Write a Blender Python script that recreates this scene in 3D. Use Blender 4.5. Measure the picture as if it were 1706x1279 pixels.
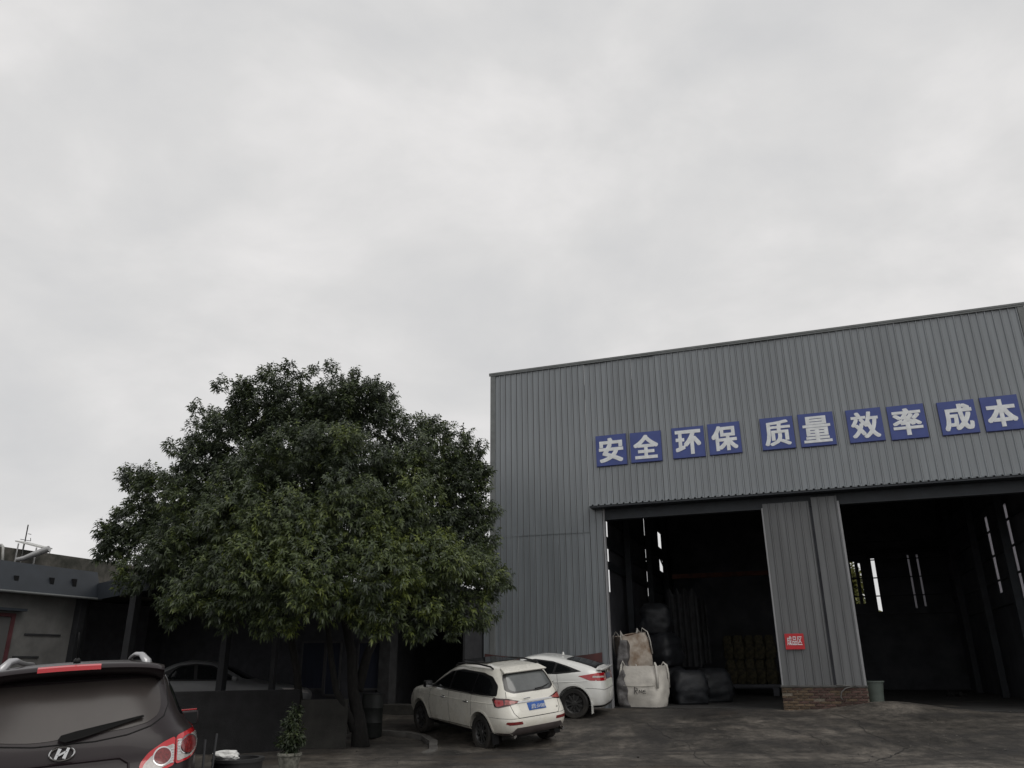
import bpy, bmesh, math, random
import numpy as np
from mathutils import Vector, Matrix, noise
from mathutils.bvhtree import BVHTree
from mathutils.geometry import delaunay_2d_cdt
R = math.radians
random.seed(7); rng = np.random.default_rng(7)
scn = bpy.context.scene
col = scn.collection
for o in list(bpy.data.objects): bpy.data.objects.remove(o)

# ------------------------------------------------------------------ camera
EYE = Vector((0, 0, 1.65)); TILT, ROLL = R(20), R(.4)
FPX, PW, PH = 1281.0, 1706.0, 1279.0
fw = Vector((0, math.cos(TILT), math.sin(TILT)))
rt0 = Vector((1, 0, 0)); up0 = Vector((0, -math.sin(TILT), math.cos(TILT)))
rt = rt0 * math.cos(ROLL) - up0 * math.sin(ROLL); up = up0 * math.cos(ROLL) + rt0 * math.sin(ROLL)
cam = bpy.data.cameras.new('camera'); cam_o = bpy.data.objects.new('camera', cam); col.objects.link(cam_o)
cam.sensor_fit = 'HORIZONTAL'; cam.sensor_width = 36; cam.lens = 36 * FPX / PW; cam.clip_end = 3000; cam.clip_start = .05
M3 = Matrix((rt, up, -fw)).transposed()
cam_o.matrix_world = Matrix.Translation(EYE) @ M3.to_4x4()
scn.camera = cam_o
scn.render.resolution_x, scn.render.resolution_y = 1024, 768

# ------------------------------------------------------------------ sky and sun
SUN_EL, SUN_AZ = R(50), R(144)
w = bpy.data.worlds.new('World'); scn.world = w; w.use_nodes = True
nt = w.node_tree; N = nt.nodes; Lk = nt.links; N.clear()
wo = N.new('ShaderNodeOutputWorld'); bg = N.new('ShaderNodeBackground'); bg.inputs[1].default_value = .1
sky = N.new('ShaderNodeTexSky'); sky.sky_type = 'NISHITA'; sky.sun_disc = False
sky.sun_elevation = SUN_EL; sky.sun_rotation = SUN_AZ; sky.dust_density = 3
tc = N.new('ShaderNodeTexCoord')
mp = N.new('ShaderNodeMapping'); mp.inputs['Scale'].default_value = (1, 1, 1.7); mp.inputs['Location'].default_value = (1.35, .6, .2)
n1 = N.new('ShaderNodeTexNoise'); n1.inputs['Scale'].default_value = 3.3; n1.inputs['Detail'].default_value = 7; n1.inputs['Roughness'].default_value = .53
n1.inputs['Distortion'].default_value = .2
rp = N.new('ShaderNodeValToRGB')
rp.color_ramp.elements[0].position = .30; rp.color_ramp.elements[0].color = (.665, .667, .675, 1)
rp.color_ramp.elements[1].position = .72; rp.color_ramp.elements[1].color = (.90, .882, .875, 1)
e = rp.color_ramp.elements.new(.5); e.color = (.755, .749, .746, 1)
vm = N.new('ShaderNodeVectorMath'); vm.operation = 'SCALE'; vm.inputs['Scale'].default_value = 9.45
mx = N.new('ShaderNodeMix'); mx.data_type = 'RGBA'; mx.inputs['Factor'].default_value = .975
Lk.new(tc.outputs['Generated'], mp.inputs['Vector']); Lk.new(mp.outputs[0], n1.inputs['Vector'])
Lk.new(n1.outputs['Fac'], rp.inputs[0]); Lk.new(rp.outputs[0], vm.inputs[0])
Lk.new(sky.outputs[0], mx.inputs[6]); Lk.new(vm.outputs[0], mx.inputs[7])
Lk.new(mx.outputs[2], bg.inputs[0]); Lk.new(bg.outputs[0], wo.inputs[0])
sd = Vector((math.sin(SUN_AZ) * math.cos(SUN_EL), math.cos(SUN_AZ) * math.cos(SUN_EL), math.sin(SUN_EL)))
sl = bpy.data.lights.new('sun', 'SUN'); sl.energy = .8; sl.angle = R(40); sl.color = (1, .965, .91)
so = bpy.data.objects.new('sun', sl); col.objects.link(so); so.rotation_euler = sd.to_track_quat('Z', 'Y').to_euler(); so.location = (8, -10, 20)
scn.view_settings.view_transform = 'Standard'; scn.view_settings.look = 'None'
scn.view_settings.exposure = 0; scn.view_settings.gamma = 1; scn.view_settings.use_curve_mapping = False

# ------------------------------------------------------------------ helpers
def ray(u, v): return fw + rt * ((u - PW / 2) / FPX) - up * ((v - PH / 2) / FPX)
def at(u, v, Y): d = ray(u, v); return EYE + d * (Y / d.y)
AZ = R(70.5)
HU = Vector((math.sin(AZ), -math.cos(AZ), 0)); HN = Vector((math.cos(AZ), math.sin(AZ), 0))   # along the warehouse front, into the warehouse
ORG = Vector((-.612, 24.104, 0)); ROTZ = math.atan2(HU.y, HU.x)
def loc(p): d = Vector(p) - ORG; return Vector((d.dot(HU), d.dot(HN), p[2]))
def wld(u, y, z): return ORG + HU * u + HN * y + Vector((0, 0, z))
def on_y(u, v, y):      # picture ray on the plane y = const of the warehouse frame
    d = ray(u, v); s = ((ORG - EYE).dot(HN) + y) / d.dot(HN); return loc(EYE + d * s)
def on_u(u, v, uu):
    d = ray(u, v); s = ((ORG - EYE).dot(HU) + uu) / d.dot(HU); return loc(EYE + d * s)
def ss(t): t = min(1, max(0, t)); return t * t * (3 - 2 * t)
def gz(x, y):
    p = loc((x, y, 0)); s = -p.y
    t = min(1, max(0, (5.3 - s) / 5.3)); z = .5 * t * (1.35 - .35 * t)
    z = max(z, .27 * ss((p.y + 9.2) / .8) * ss((-2.6 - p.x) / .9) * ss((p.x + 30) / 4))
    z += .22 * math.exp(-((p.x - 10.5) / 1.3) ** 2 - ((p.y + .1) / .8) ** 2)
    z -= .06 * min(3, max(0, -2 - x)) * ss((11 - y) / 4)
    return z
def gh(u, v):
    d = ray(u, v); s = 1.0
    for _ in range(4000):
        p = EYE + d * s
        if p.z <= gz(p.x, p.y): break
        s += .02
    return p

_mats = {}
def mat(name, c, rough=.6, metal=0, var=.0, vscale=4, bump=0, bscale=40, spec=.5, coat=0, c2=None, attr=None, stretch=None, rvar=0, trans=0, objrand=0):
    if name in _mats: return _mats[name]
    m = bpy.data.materials.new(name); m.use_nodes = True; _mats[name] = m
    nt = m.node_tree; n = nt.nodes; l = nt.links; b = n['Principled BSDF']
    b.inputs['Base Color'].default_value = (*c, 1); b.inputs['Roughness'].default_value = rough; b.inputs['Metallic'].default_value = metal
    b.inputs['Specular IOR Level'].default_value = spec; b.inputs['Coat Weight'].default_value = coat; b.inputs['Coat Roughness'].default_value = .05
    t = n.new('ShaderNodeTexCoord'); v = t.outputs['Object']
    if stretch:
        mpn = n.new('ShaderNodeMapping'); mpn.inputs['Scale'].default_value = stretch; l.new(v, mpn.inputs[0]); v = mpn.outputs[0]
    last = None
    if var or c2:
        a = n.new('ShaderNodeTexNoise'); a.inputs['Scale'].default_value = vscale; a.inputs['Detail'].default_value = 6; a.inputs['Roughness'].default_value = .6
        l.new(v, a.inputs['Vector'])
        r = n.new('ShaderNodeValToRGB'); r.color_ramp.elements[0].position = .36; r.color_ramp.elements[1].position = .66
        k = c2 if c2 else tuple(x * (1 - var) for x in c)
        r.color_ramp.elements[0].color = (*k, 1)
        r.color_ramp.elements[1].color = (*(c if c2 else tuple(min(1, x * (1 + var * .6)) for x in c)), 1)
        l.new(a.outputs['Fac'], r.inputs[0]); last = r.outputs[0]
    if objrand:
        oi = n.new('ShaderNodeObjectInfo'); mr = n.new('ShaderNodeMapRange'); mr.inputs[3].default_value = 1 - objrand; mr.inputs[4].default_value = 1 + objrand
        l.new(oi.outputs['Random'], mr.inputs[0])
        s = n.new('ShaderNodeVectorMath'); s.operation = 'SCALE'; l.new(mr.outputs[0], s.inputs['Scale'])
        if last is None: s.inputs[0].default_value = c
        else: l.new(last, s.inputs[0])
        last = s.outputs[0]
    if last is not None: l.new(last, b.inputs['Base Color'])
    if rvar:
        a = n.new('ShaderNodeTexNoise'); a.inputs['Scale'].default_value = vscale * 1.7; a.inputs['Detail'].default_value = 5; l.new(v, a.inputs['Vector'])
        q = n.new('ShaderNodeMapRange'); q.inputs[3].default_value = max(.02, rough - rvar); q.inputs[4].default_value = min(1, rough + rvar)
        l.new(a.outputs['Fac'], q.inputs[0]); l.new(q.outputs[0], b.inputs['Roughness'])
    if bump:
        a = n.new('ShaderNodeTexNoise'); a.inputs['Scale'].default_value = bscale; a.inputs['Detail'].default_value = 5; l.new(v, a.inputs['Vector'])
        bp = n.new('ShaderNodeBump'); bp.inputs['Strength'].default_value = bump; bp.inputs['Distance'].default_value = .02
        l.new(a.outputs['Fac'], bp.inputs['Height']); l.new(bp.outputs[0], b.inputs['Normal'])
    return m

def add_dust(m, c, z0, z1, amt):
    nt = m.node_tree; n = nt.nodes; l = nt.links; b = n['Principled BSDF']; src = b.inputs['Base Color'].links[0].from_socket
    t = n.new('ShaderNodeTexCoord'); sx = n.new('ShaderNodeSeparateXYZ'); l.new(t.outputs['Object'], sx.inputs[0])
    mr = n.new('ShaderNodeMapRange'); mr.inputs[1].default_value = z0; mr.inputs[2].default_value = z1; mr.inputs[3].default_value = amt; mr.inputs[4].default_value = 0; l.new(sx.outputs[2], mr.inputs[0])
    a = n.new('ShaderNodeTexNoise'); a.inputs['Scale'].default_value = 5; a.inputs['Detail'].default_value = 7; a.inputs['Roughness'].default_value = .7; l.new(t.outputs['Object'], a.inputs['Vector'])
    r = n.new('ShaderNodeMapRange'); r.inputs[1].default_value = .35; r.inputs[2].default_value = .62; l.new(a.outputs['Fac'], r.inputs[0])
    q = n.new('ShaderNodeMath'); q.operation = 'MULTIPLY'; l.new(mr.outputs[0], q.inputs[0]); l.new(r.outputs[0], q.inputs[1])
    x = n.new('ShaderNodeMix'); x.data_type = 'RGBA'; x.inputs[7].default_value = (*c, 1); l.new(q.outputs[0], x.inputs[0]); l.new(src, x.inputs[6]); l.new(x.outputs[2], b.inputs['Base Color'])
class MB:
    def __init__(s): s.v = []; s.f = []; s.mi = []
    def add(s, vs, fs, mi=0):
        o = len(s.v); s.v += [Vector(p) for p in vs]; s.f += [[i + o for i in f] for f in fs]; s.mi += [mi] * len(fs); return s
    def box(s, x0, x1, y0, y1, z0, z1, mi=0, M=None):
        vs = [Vector((x, y, z)) for z in (z0, z1) for y in (y0, y1) for x in (x0, x1)]
        if M: vs = [M @ p for p in vs]
        return s.add(vs, [(0, 2, 3, 1), (4, 5, 7, 6), (0, 1, 5, 4), (2, 6, 7, 3), (0, 4, 6, 2), (1, 3, 7, 5)], mi)
    def tube(s, pts, r, n=8, mi=0, flat=1.0):
        pts = [Vector(p) for p in pts]; rs = r if isinstance(r, (list, tuple)) else [r] * len(pts); rings = []
        for i, p in enumerate(pts):
            t = (pts[min(i + 1, len(pts) - 1)] - pts[max(i - 1, 0)]).normalized()
            a = t.orthogonal() if i == 0 else pa - t * pa.dot(t)
            a.normalize(); pa = a; b = t.cross(a)
            rings.append([p + (a * math.cos(k * math.tau / n) + b * math.sin(k * math.tau / n) * flat) * rs[i] for k in range(n)])
        vs = [q for rr in rings for q in rr]; fs = []
        for i in range(len(pts) - 1):
            for k in range(n): fs.append((i * n + k, i * n + (k + 1) % n, (i + 1) * n + (k + 1) % n, (i + 1) * n + k))
        fs.append(tuple(reversed(range(n)))); fs.append(tuple(range((len(pts) - 1) * n, len(pts) * n)))
        return s.add(vs, fs, mi)
    def lathe(s, prof, n=24, M=None, mi=0, cap=True):
        vs = []; fs = []
        for r, z in prof:
            for k in range(n): vs.append(Vector((r * math.cos(k * math.tau / n), r * math.sin(k * math.tau / n), z)))
        for i in range(len(prof) - 1):
            for k in range(n): fs.append((i * n + k, i * n + (k + 1) % n, (i + 1) * n + (k + 1) % n, (i + 1) * n + k))
        if cap: fs.append(tuple(reversed(range(n)))); fs.append(tuple(range((len(prof) - 1) * n, len(prof) * n)))
        if M: vs = [M @ p for p in vs]
        return s.add(vs, fs, mi)
    def mesh(s, name, mats, smooth=False, bevel=0, seg=2, angle=None):
        me = bpy.data.meshes.new(name); me.from_pydata([tuple(p) for p in s.v], [], s.f)
        mats = mats if isinstance(mats, (list, tuple)) else [mats]
        for m in mats: me.materials.append(m)
        if len(mats) > 1: me.polygons.foreach_set('material_index', s.mi)
        bm = bmesh.new(); bm.from_mesh(me); bmesh.ops.recalc_face_normals(bm, faces=bm.faces)
        if bevel: bmesh.ops.bevel(bm, geom=list(bm.edges), offset=bevel, segments=seg, affect='EDGES', profile=.6, clamp_overlap=True)
        if smooth:
            for f in bm.faces: f.smooth = True
            if angle:
                for ed in bm.edges:
                    if len(ed.link_faces) == 2 and ed.calc_face_angle(0) > angle: ed.smooth = False
        bm.to_mesh(me); bm.free(); me.update(); return me
    def build(s, name, mats, parent=None, **k): return link(name, s.mesh(name, mats, **k), parent)
def link(name, me, parent=None):
    o = bpy.data.objects.new(name, me); col.objects.link(o)
    if parent: o.parent = parent
    return o
def tag(o, label=None, cat=None, group=None, kind=None):
    if label: o['label'] = label
    if cat: o['category'] = cat
    if group: o['group'] = group
    if kind: o['kind'] = kind
    return o
def thing(name, label, cat, p=(0, 0, 0), rz=0, group=None, rot=None):
    o = bpy.data.objects.new(name, None); col.objects.link(o); o.location = p
    o.rotation_euler = rot if rot else (0, 0, rz); o.empty_display_size = .3
    return tag(o, label, cat, group)
def boxo(name, m, parent, x0, x1, y0, y1, z0, z1, bevel=0, **k): return MB().box(x0, x1, y0, y1, z0, z1).build(name, m, parent, bevel=bevel, **k)
def text_mesh(s, size, m, off=0.0, ext=.004, align='CENTER'):
    c = bpy.data.curves.new('lettering', 'FONT'); c.body = s; c.size = size; c.align_x = align; c.align_y = 'CENTER'; c.offset = off; c.extrude = ext; c.resolution_u = 3
    o = bpy.data.objects.new('lettering', c); col.objects.link(o)
    dg = bpy.context.evaluated_depsgraph_get(); me = bpy.data.meshes.new_from_object(o.evaluated_get(dg))
    bpy.data.objects.remove(o); bpy.data.curves.remove(c)
    me.materials.clear(); me.materials.append(m); return me

def bold_mesh(s, size, m, rx, ry, ext=.003):
    src = text_mesh(s, size, m, ext=ext); vs = [v.co.copy() for v in src.vertices]; fs = [list(p.vertices) for p in src.polygons]; mb = MB()
    offs = [(0, 0)] + [(a * rx * size, b * ry * size) for a in (-1, -.33, .33, 1) for b in (-1, 0, 1)]
    for i, (dx, dy) in enumerate(offs): mb.add([(v.x + dx, v.y + dy, v.z + .0003 * i) for v in vs], fs)
    me = bpy.data.meshes.new('character'); me.from_pydata([tuple(p) for p in mb.v], [], mb.f); me.materials.append(m); bpy.data.meshes.remove(src); return me

# ------------------------------------------------------------------ materials
m_clad = mat('grey_sheet', (.200, .220, .236), rough=.32, var=.16, vscale=1.5, stretch=(4, 4, .22), rvar=.07, objrand=.07, spec=.95)
m_cladd = mat('dark_grey_sheet', (.140, .145, .150), rough=.42, var=.2, vscale=1.5, stretch=(4, 4, .22), rvar=.07, objrand=.05, spec=.5)  # darker grey version of the sheet, for the pier panels
m_ribshade = mat('rib_shade_sheet', (.075, .077, .08), rough=.6, var=.2, vscale=2, stretch=(3, 3, .5))  # shadow line of the cladding ribs, painted as a darker colour
m_trim = mat('trim_sheet', (.27, .275, .285), rough=.4, var=.1, vscale=2)
m_trimd = mat('roof_trim', (.16, .17, .17), rough=.5, var=.15)
m_steel = mat('dark_blue_steel', (.028, .034, .042), rough=.55, var=.25, vscale=3)
m_inner = mat('dark_inner_sheet', (.085, .088, .10), rough=.85, var=.3, vscale=1.2)  # plain dark grey for the warehouse interior
m_innerf = mat('dark_inner_floor', (.035, .034, .033), rough=.9, var=.4, vscale=1.5, bump=.4, bscale=14)  # plain dark colour for the warehouse floor
m_rust = mat('rusty_steel', (.10, .03, .015), rough=.8, var=.4)
m_sign = mat('blue_board', (.055, .082, .27), rough=.5, var=.14, vscale=2.5, rvar=.15)
m_white = mat('white_lettering', (.80, .825, .84), rough=.6, var=.12, vscale=6)
m_red = mat('red_board', (.50, .022, .03), rough=.5, var=.12)
m_banner = mat('faded_red_cloth', (.105, .034, .032), rough=.85, c2=(.062, .032, .032), vscale=2.2)
m_gold = mat('faded_gold_print', (.24, .10, .05), rough=.8, var=.4, vscale=8)
m_mortar = mat('mortar', (.20, .175, .14), rough=.95, var=.3, vscale=8, bump=.5)
m_brick = mat('red_brick', (.085, .050, .042), rough=.9, var=.35, vscale=9, bump=.5, bscale=60, objrand=.35)
m_brick2 = mat('tan_brick', (.115, .080, .052), rough=.9, var=.35, vscale=9, bump=.5, bscale=60, objrand=.35)
m_conc = mat('grey_concrete', (.125, .12, .112), rough=.9, var=.35, vscale=2.5, bump=.4, bscale=25)
m_plaster = mat('stained_plaster', (.17, .17, .165), rough=.9, var=.3, vscale=1.2, bump=.2)
m_fascia = mat('blue_grey_awning', (.030, .037, .047), rough=.55, var=.18, vscale=1.5)
m_moss = mat('mossy_parapet', (.15, .14, .125), rough=.95, c2=(.045, .047, .038), vscale=2.6, bump=.6, bscale=9)
m_darkwall = mat('dark_wall', (.03, .031, .035), rough=.9, var=.3)
m_post = mat('dark_post', (.018, .019, .022), rough=.7, var=.3)
m_blue = mat('blue_curtain', (.022, .027, .048), rough=.8, var=.25, vscale=3, stretch=(8, 8, .4))
m_pale = mat('pale_paint', (.50, .50, .48), rough=.5, var=.15)
m_galv = mat('galvanised', (.42, .42, .42), rough=.4, metal=.4, var=.15)
m_bark = mat('dark_bark', (.014, .013, .012), rough=.95, var=.4, vscale=8, bump=.8, bscale=30, stretch=(3, 3, .7))
m_bag = mat('woven_white_sack', (.70, .67, .61), rough=.8, var=.16, vscale=3, bump=.3, bscale=18)
m_bagd = mat('stained_sack', (.64, .59, .52), rough=.85, c2=(.27, .19, .13), vscale=2.3, bump=.3, bscale=14)
m_baggrey = mat('grey_plastic_sack', (.16, .155, .155), rough=.5, c2=(.06, .055, .055), vscale=6, bump=.7, bscale=12)
m_bagblk = mat('black_sack', (.018, .02, .024), rough=.55, var=.4, vscale=3, bump=.6, bscale=8)
m_strap = mat('sack_strap', (.60, .58, .53), rough=.8, var=.1)
m_fill = mat('rust_coloured_filling', (.12, .045, .02), rough=.95, var=.5, vscale=9, bump=.8)
m_ink = mat('black_marker', (.05, .05, .05), rough=.8)
m_bin = mat('grey_green_plastic', (.085, .105, .092), rough=.5, var=.15)
m_binblk = mat('black_plastic', (.02, .02, .021), rough=.45, var=.2)
m_tyre = mat('tyre_rubber', (.022, .021, .02), rough=.85, var=.3, vscale=6)
m_rim = mat('dusty_alloy', (.10, .10, .10), rough=.45, metal=.6, var=.3)
m_chrome = mat('chrome', (.62, .62, .62), rough=.16, metal=1, rvar=.08)
m_wpaint = mat('cream_white_paint', (.83, .81, .735), rough=.28, coat=.6, var=.07, vscale=2.5, rvar=.1)
m_wpaint2 = mat('white_paint', (.82, .825, .80), rough=.25, coat=.7, var=.05, vscale=2.5, rvar=.08)
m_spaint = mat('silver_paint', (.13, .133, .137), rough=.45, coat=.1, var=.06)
m_dpaint = mat('dark_plum_paint', (.017, .011, .013), rough=.34, metal=0, coat=.12, spec=.28, var=.12, vscale=1.5, rvar=.06)
m_dpaint2 = mat('dark_plum_paint_dusty', (.024, .018, .020), rough=.4, metal=0, coat=.08, spec=.3, var=.08, vscale=2)
m_glass = mat('tinted_glass', (.008, .009, .010), rough=.05, spec=.35)
m_rglass = mat('dusty_rear_glass', (.055, .047, .044), rough=.30, spec=.4, var=.18, vscale=1.6, rvar=.06)
m_rglassw = mat('rear_glass', (.10, .108, .108), rough=.10, spec=.9, var=.2, vscale=2.5)
m_frit = mat('black_glass_border', (.06, .058, .058), rough=.22, spec=.6)
m_seam = mat('panel_gap', (.006, .006, .006), rough=.9)
m_black = mat('black_trim', (.010, .010, .011), rough=.5, spec=.3)
m_skirt = mat('brown_grey_bumper_skirt', (.105, .088, .085), rough=.6, var=.2, vscale=4)
m_lampr = mat('red_lens', (.42, .008, .014), rough=.15, coat=.8, var=.15, vscale=14, spec=.6)
m_lampd = mat('deep_red_lens', (.20, .02, .02), rough=.2, coat=.8, var=.45, vscale=55)
m_lampc = mat('clear_lens', (.50, .47, .45), rough=.18, coat=.8, var=.2, vscale=40)
m_lampk = mat('smoked_lens', (.05, .012, .012), rough=.12, coat=.8)
m_plate = mat('blue_plate', (.02, .10, .38), rough=.4, var=.1)
m_paper = mat('white_plastic_bag', (.70, .70, .68), rough=.5)
m_pot = mat('pale_stone_pot', (.24, .235, .20), rough=.95, c2=(.09, .09, .075), vscale=14, bump=.6)
m_tarp = mat('worn_tarp', (.035, .037, .04), rough=.7, var=.4, vscale=3)  # dark cloth of the hanging tarps
m_bundle = mat('straw_coloured_sack', (.085, .075, .038), rough=.85, c2=(.02, .018, .012), vscale=7, bump=.5)

add_dust(m_wpaint, (.38, .33, .22), .3, 1.0, .42); add_dust(m_wpaint2, (.34, .32, .24), .2, .8, .4); add_dust(m_tyre, (.10, .09, .075), 0, .5, .5)
# ground: worn concrete yard with tracks and dirt
def ground_mat():
    m = bpy.data.materials.new('worn_yard'); m.use_nodes = True; nt = m.node_tree; n = nt.nodes; l = nt.links; b = n['Principled BSDF']
    geo = n.new('ShaderNodeNewGeometry')
    def noise_(sc, det, rough=.6, stretch=(1, 1, 1), rot=0, dist=0):
        mp = n.new('ShaderNodeMapping'); mp.inputs['Scale'].default_value = stretch; mp.inputs['Rotation'].default_value = (0, 0, rot)
        l.new(geo.outputs['Position'], mp.inputs[0]); a = n.new('ShaderNodeTexNoise')
        a.inputs['Scale'].default_value = sc; a.inputs['Detail'].default_value = det; a.inputs['Roughness'].default_value = rough; a.inputs['Distortion'].default_value = dist
        l.new(mp.outputs[0], a.inputs['Vector']); return a.outputs['Fac']
    def ramp(fac, p0, c0, p1, c1):
        r = n.new('ShaderNodeValToRGB'); r.color_ramp.elements[0].position = p0; r.color_ramp.elements[1].position = p1
        r.color_ramp.elements[0].color = (*c0, 1); r.color_ramp.elements[1].color = (*c1, 1); l.new(fac, r.inputs[0]); return r.outputs[0]
    def mix(a, b_, fac, mode='MIX'):
        x = n.new('ShaderNodeMix'); x.data_type = 'RGBA'; x.blend_type = mode
        if isinstance(fac, float): x.inputs[0].default_value = fac
        else: l.new(fac, x.inputs[0])
        l.new(a, x.inputs[6]); l.new(b_, x.inputs[7]); return x.outputs[2]
    base = ramp(noise_(.35, 7, .62), .35, (.050, .048, .046), .62, (.168, .157, .144))
    fine = ramp(noise_(2.6, 8, .7), .34, (.42, .42, .42), .66, (1.45, 1.42, 1.36))
    c = mix(base, fine, 1.0, 'MULTIPLY')
    trk = ramp(noise_(.9, 6, .6, (1, .22, 1), R(-62), .5), .42, (.45, .44, .43), .60, (1.12, 1.1, 1.08))
    c = mix(c, trk, .75, 'MULTIPLY')
    trk2 = ramp(noise_(.8, 5, .55, (.2, 1, 1), R(24), .8), .40, (.5, .5, .5), .56, (1.08, 1.07, 1.06))
    c = mix(c, trk2, .7, 'MULTIPLY')
    spk = ramp(noise_(30, 4, .8), .62, (1, 1, 1), .74, (1.6, 1.56, 1.5))
    c = mix(c, ramp(noise_(11, 6, .75), .36, (.55, .54, .53), .58, (1.15, 1.14, 1.12)), .8, 'MULTIPLY')
    c = mix(c, spk, .8, 'MULTIPLY')
    ta = n.new('ShaderNodeAttribute'); ta.attribute_name = 'tracks'
    tm = n.new('ShaderNodeMath'); tm.operation = 'MULTIPLY'; l.new(ta.outputs['Fac'], tm.inputs[0])
    tn = n.new('ShaderNodeMapRange'); tn.inputs[1].default_value = .35; tn.inputs[2].default_value = .6; tn.inputs[3].default_value = .25; tn.inputs[4].default_value = 1; l.new(noise_(3.2, 6, .7), tn.inputs[0]); l.new(tn.outputs[0], tm.inputs[1])
    tk = n.new('ShaderNodeRGB'); tk.outputs[0].default_value = (.028, .026, .025, 1)
    c = mix(c, tk.outputs[0], tm.outputs[0])
    earth = ramp(noise_(.22, 5, .6, (1, 1, 1), 1.1), .56, (0, 0, 0), .68, (1, 1, 1))
    ec = n.new('ShaderNodeRGB'); ec.outputs[0].default_value = (.085, .062, .043, 1)
    e2 = mix(c, ec.outputs[0], .55); c = mix(c, e2, earth)
    l.new(c, b.inputs['Base Color'])
    rr = n.new('ShaderNodeMapRange'); rr.inputs[3].default_value = .38; rr.inputs[4].default_value = .95; l.new(noise_(.8, 6), rr.inputs[0]); l.new(rr.outputs[0], b.inputs['Roughness'])
    b.inputs['Specular IOR Level'].default_value = .4
    bp = n.new('ShaderNodeBump'); bp.inputs['Strength'].default_value = .55; bp.inputs['Distance'].default_value = .03; l.new(noise_(9, 8, .7), bp.inputs['Height']); l.new(bp.outputs[0], b.inputs['Normal'])
    return m
def axis(lo, hi, flo, fhi, step):
    a = list(np.arange(flo, fhi + 1e-6, step)); s = step; x = fhi
    while x < hi: s *= 1.35; x += s; a.append(min(x, hi))
    s = step; x = flo
    while x > lo: s *= 1.35; x -= s; a.insert(0, max(x, lo))
    return a
xs, ys = axis(-900, 900, -11, 15, .16), axis(-700, 1500, 8, 25, .16)
vs = []
for y in ys:
    for x in xs:
        z = gz(x, y); near = ss((45 - abs(x)) / 20) * ss((60 - abs(y)) / 25)
        z += near * (.022 * noise.noise(Vector((x * .55, y * .55, 0))) + .012 * noise.noise(Vector((x * 2.1, y * 2.1, 3))))
        vs.append((x, y, z))
nx = len(xs); fs = [(j * nx + i, j * nx + i + 1, (j + 1) * nx + i + 1, (j + 1) * nx + i) for j in range(len(ys) - 1) for i in range(nx - 1)]
me = bpy.data.meshes.new('ground'); me.from_pydata(vs, [], fs); me.materials.append(ground_mat())
TR = [[(1085, 1188), (1180, 1208), (1290, 1222), (1400, 1238), (1500, 1262)], [(1120, 1186), (1085, 1215), (1062, 1279)], [(1290, 1193), (1400, 1207), (1500, 1228), (1600, 1236), (1706, 1226)], [(1020, 1196), (1120, 1186), (1230, 1186), (1330, 1190)], [(1440, 1279), (1560, 1262), (1706, 1240)], [(940, 1262), (1080, 1246), (1230, 1240), (1330, 1256)], [(1500, 1180), (1600, 1184), (1706, 1190)], [(640, 1262), (760, 1262), (900, 1252), (1010, 1216)]]
SEG = []
for k, pl in enumerate(TR):
    P = [gh(*p) for p in pl]
    for dx in ((0,) if k == 3 else (-.75, .75)):
        for a, b in zip(P, P[1:]): SEG.append((a.x + dx * .4, a.y + dx * .6, b.x + dx * .4, b.y + dx * .6, .17 if k != 3 else .5))
VA = np.array(vs)[:, :2]; tv = np.zeros(len(VA)); wob = np.array([.16 * noise.noise(Vector((x * .9, y * .9, 7))) for x, y in VA]) if len(VA) < 90000 else 0
for ax_, ay_, bx_, by_, wd_ in SEG:
    dd = np.array([bx_ - ax_, by_ - ay_]); tt = np.clip(((VA - (ax_, ay_)) @ dd) / (dd @ dd), 0, 1); dist = np.linalg.norm(VA - (np.array([ax_, ay_]) + tt[:, None] * dd), axis=1) + wob
    tv = np.maximum(tv, .85 * np.clip(1.5 - dist / wd_, 0, 1))
ta_ = me.attributes.new('tracks', 'FLOAT', 'POINT'); ta_.data.foreach_set('value', tv.astype(np.float32))
me.polygons.foreach_set('use_smooth', [True] * len(fs))
tag(link('ground', me), kind='structure')
# long crack across the yard
crk = MB(); cp = [(905, 1272), (960, 1275), (1030, 1276), (1110, 1276), (1200, 1277), (1290, 1276), (1380, 1274), (1440, 1270), (1485, 1261), (1502, 1254), (1512, 1244)]
cps = []
for a, b in zip(cp, cp[1:]):
    for k in range(5):
        p = gh(a[0] + (b[0] - a[0]) * k / 5, a[1] + (b[1] - a[1]) * k / 5); cps.append(p + Vector((random.uniform(-.03, .03), random.uniform(-.05, .05), 0)))
crk_lines = [cps]
for cp in ([(1030, 1192), (1075, 1206), (1105, 1224), (1150, 1238), (1160, 1262), (1190, 1279)], [(1380, 1186), (1430, 1202), (1445, 1222), (1512, 1244), (1560, 1250), (1640, 1275)], [(1240, 1204), (1300, 1212), (1360, 1229), (1382, 1248)]):
    q_ = []
    for a, b in zip(cp, cp[1:]):
        for k in range(5): q_.append(gh(a[0] + (b[0] - a[0]) * k / 5, a[1] + (b[1] - a[1]) * k / 5) + Vector((random.uniform(-.06, .06), random.uniform(-.08, .08), 0)))
    crk_lines.append(q_)
for a, b in [ab for L_ in crk_lines for ab in zip(L_, L_[1:])]:
    d = (b - a).normalized(); s = Vector((-d.y, d.x, 0)) * random.uniform(.006, .02) * (1 if a in cps else .55)
    q = [a - s, a + s, b + s, b - s]; crk.add([(p.x, p.y, gz(p.x, p.y) + .022 * noise.noise(Vector((p.x * .55, p.y * .55, 0))) + .012 * noise.noise(Vector((p.x * 2.1, p.y * 2.1, 3))) + .006) for p in q], [(0, 1, 2, 3)])
tag(crk.build('pavement_crack', mat('crack_dirt', (.030, .028, .026), rough=.95)), kind='structure')

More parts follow.
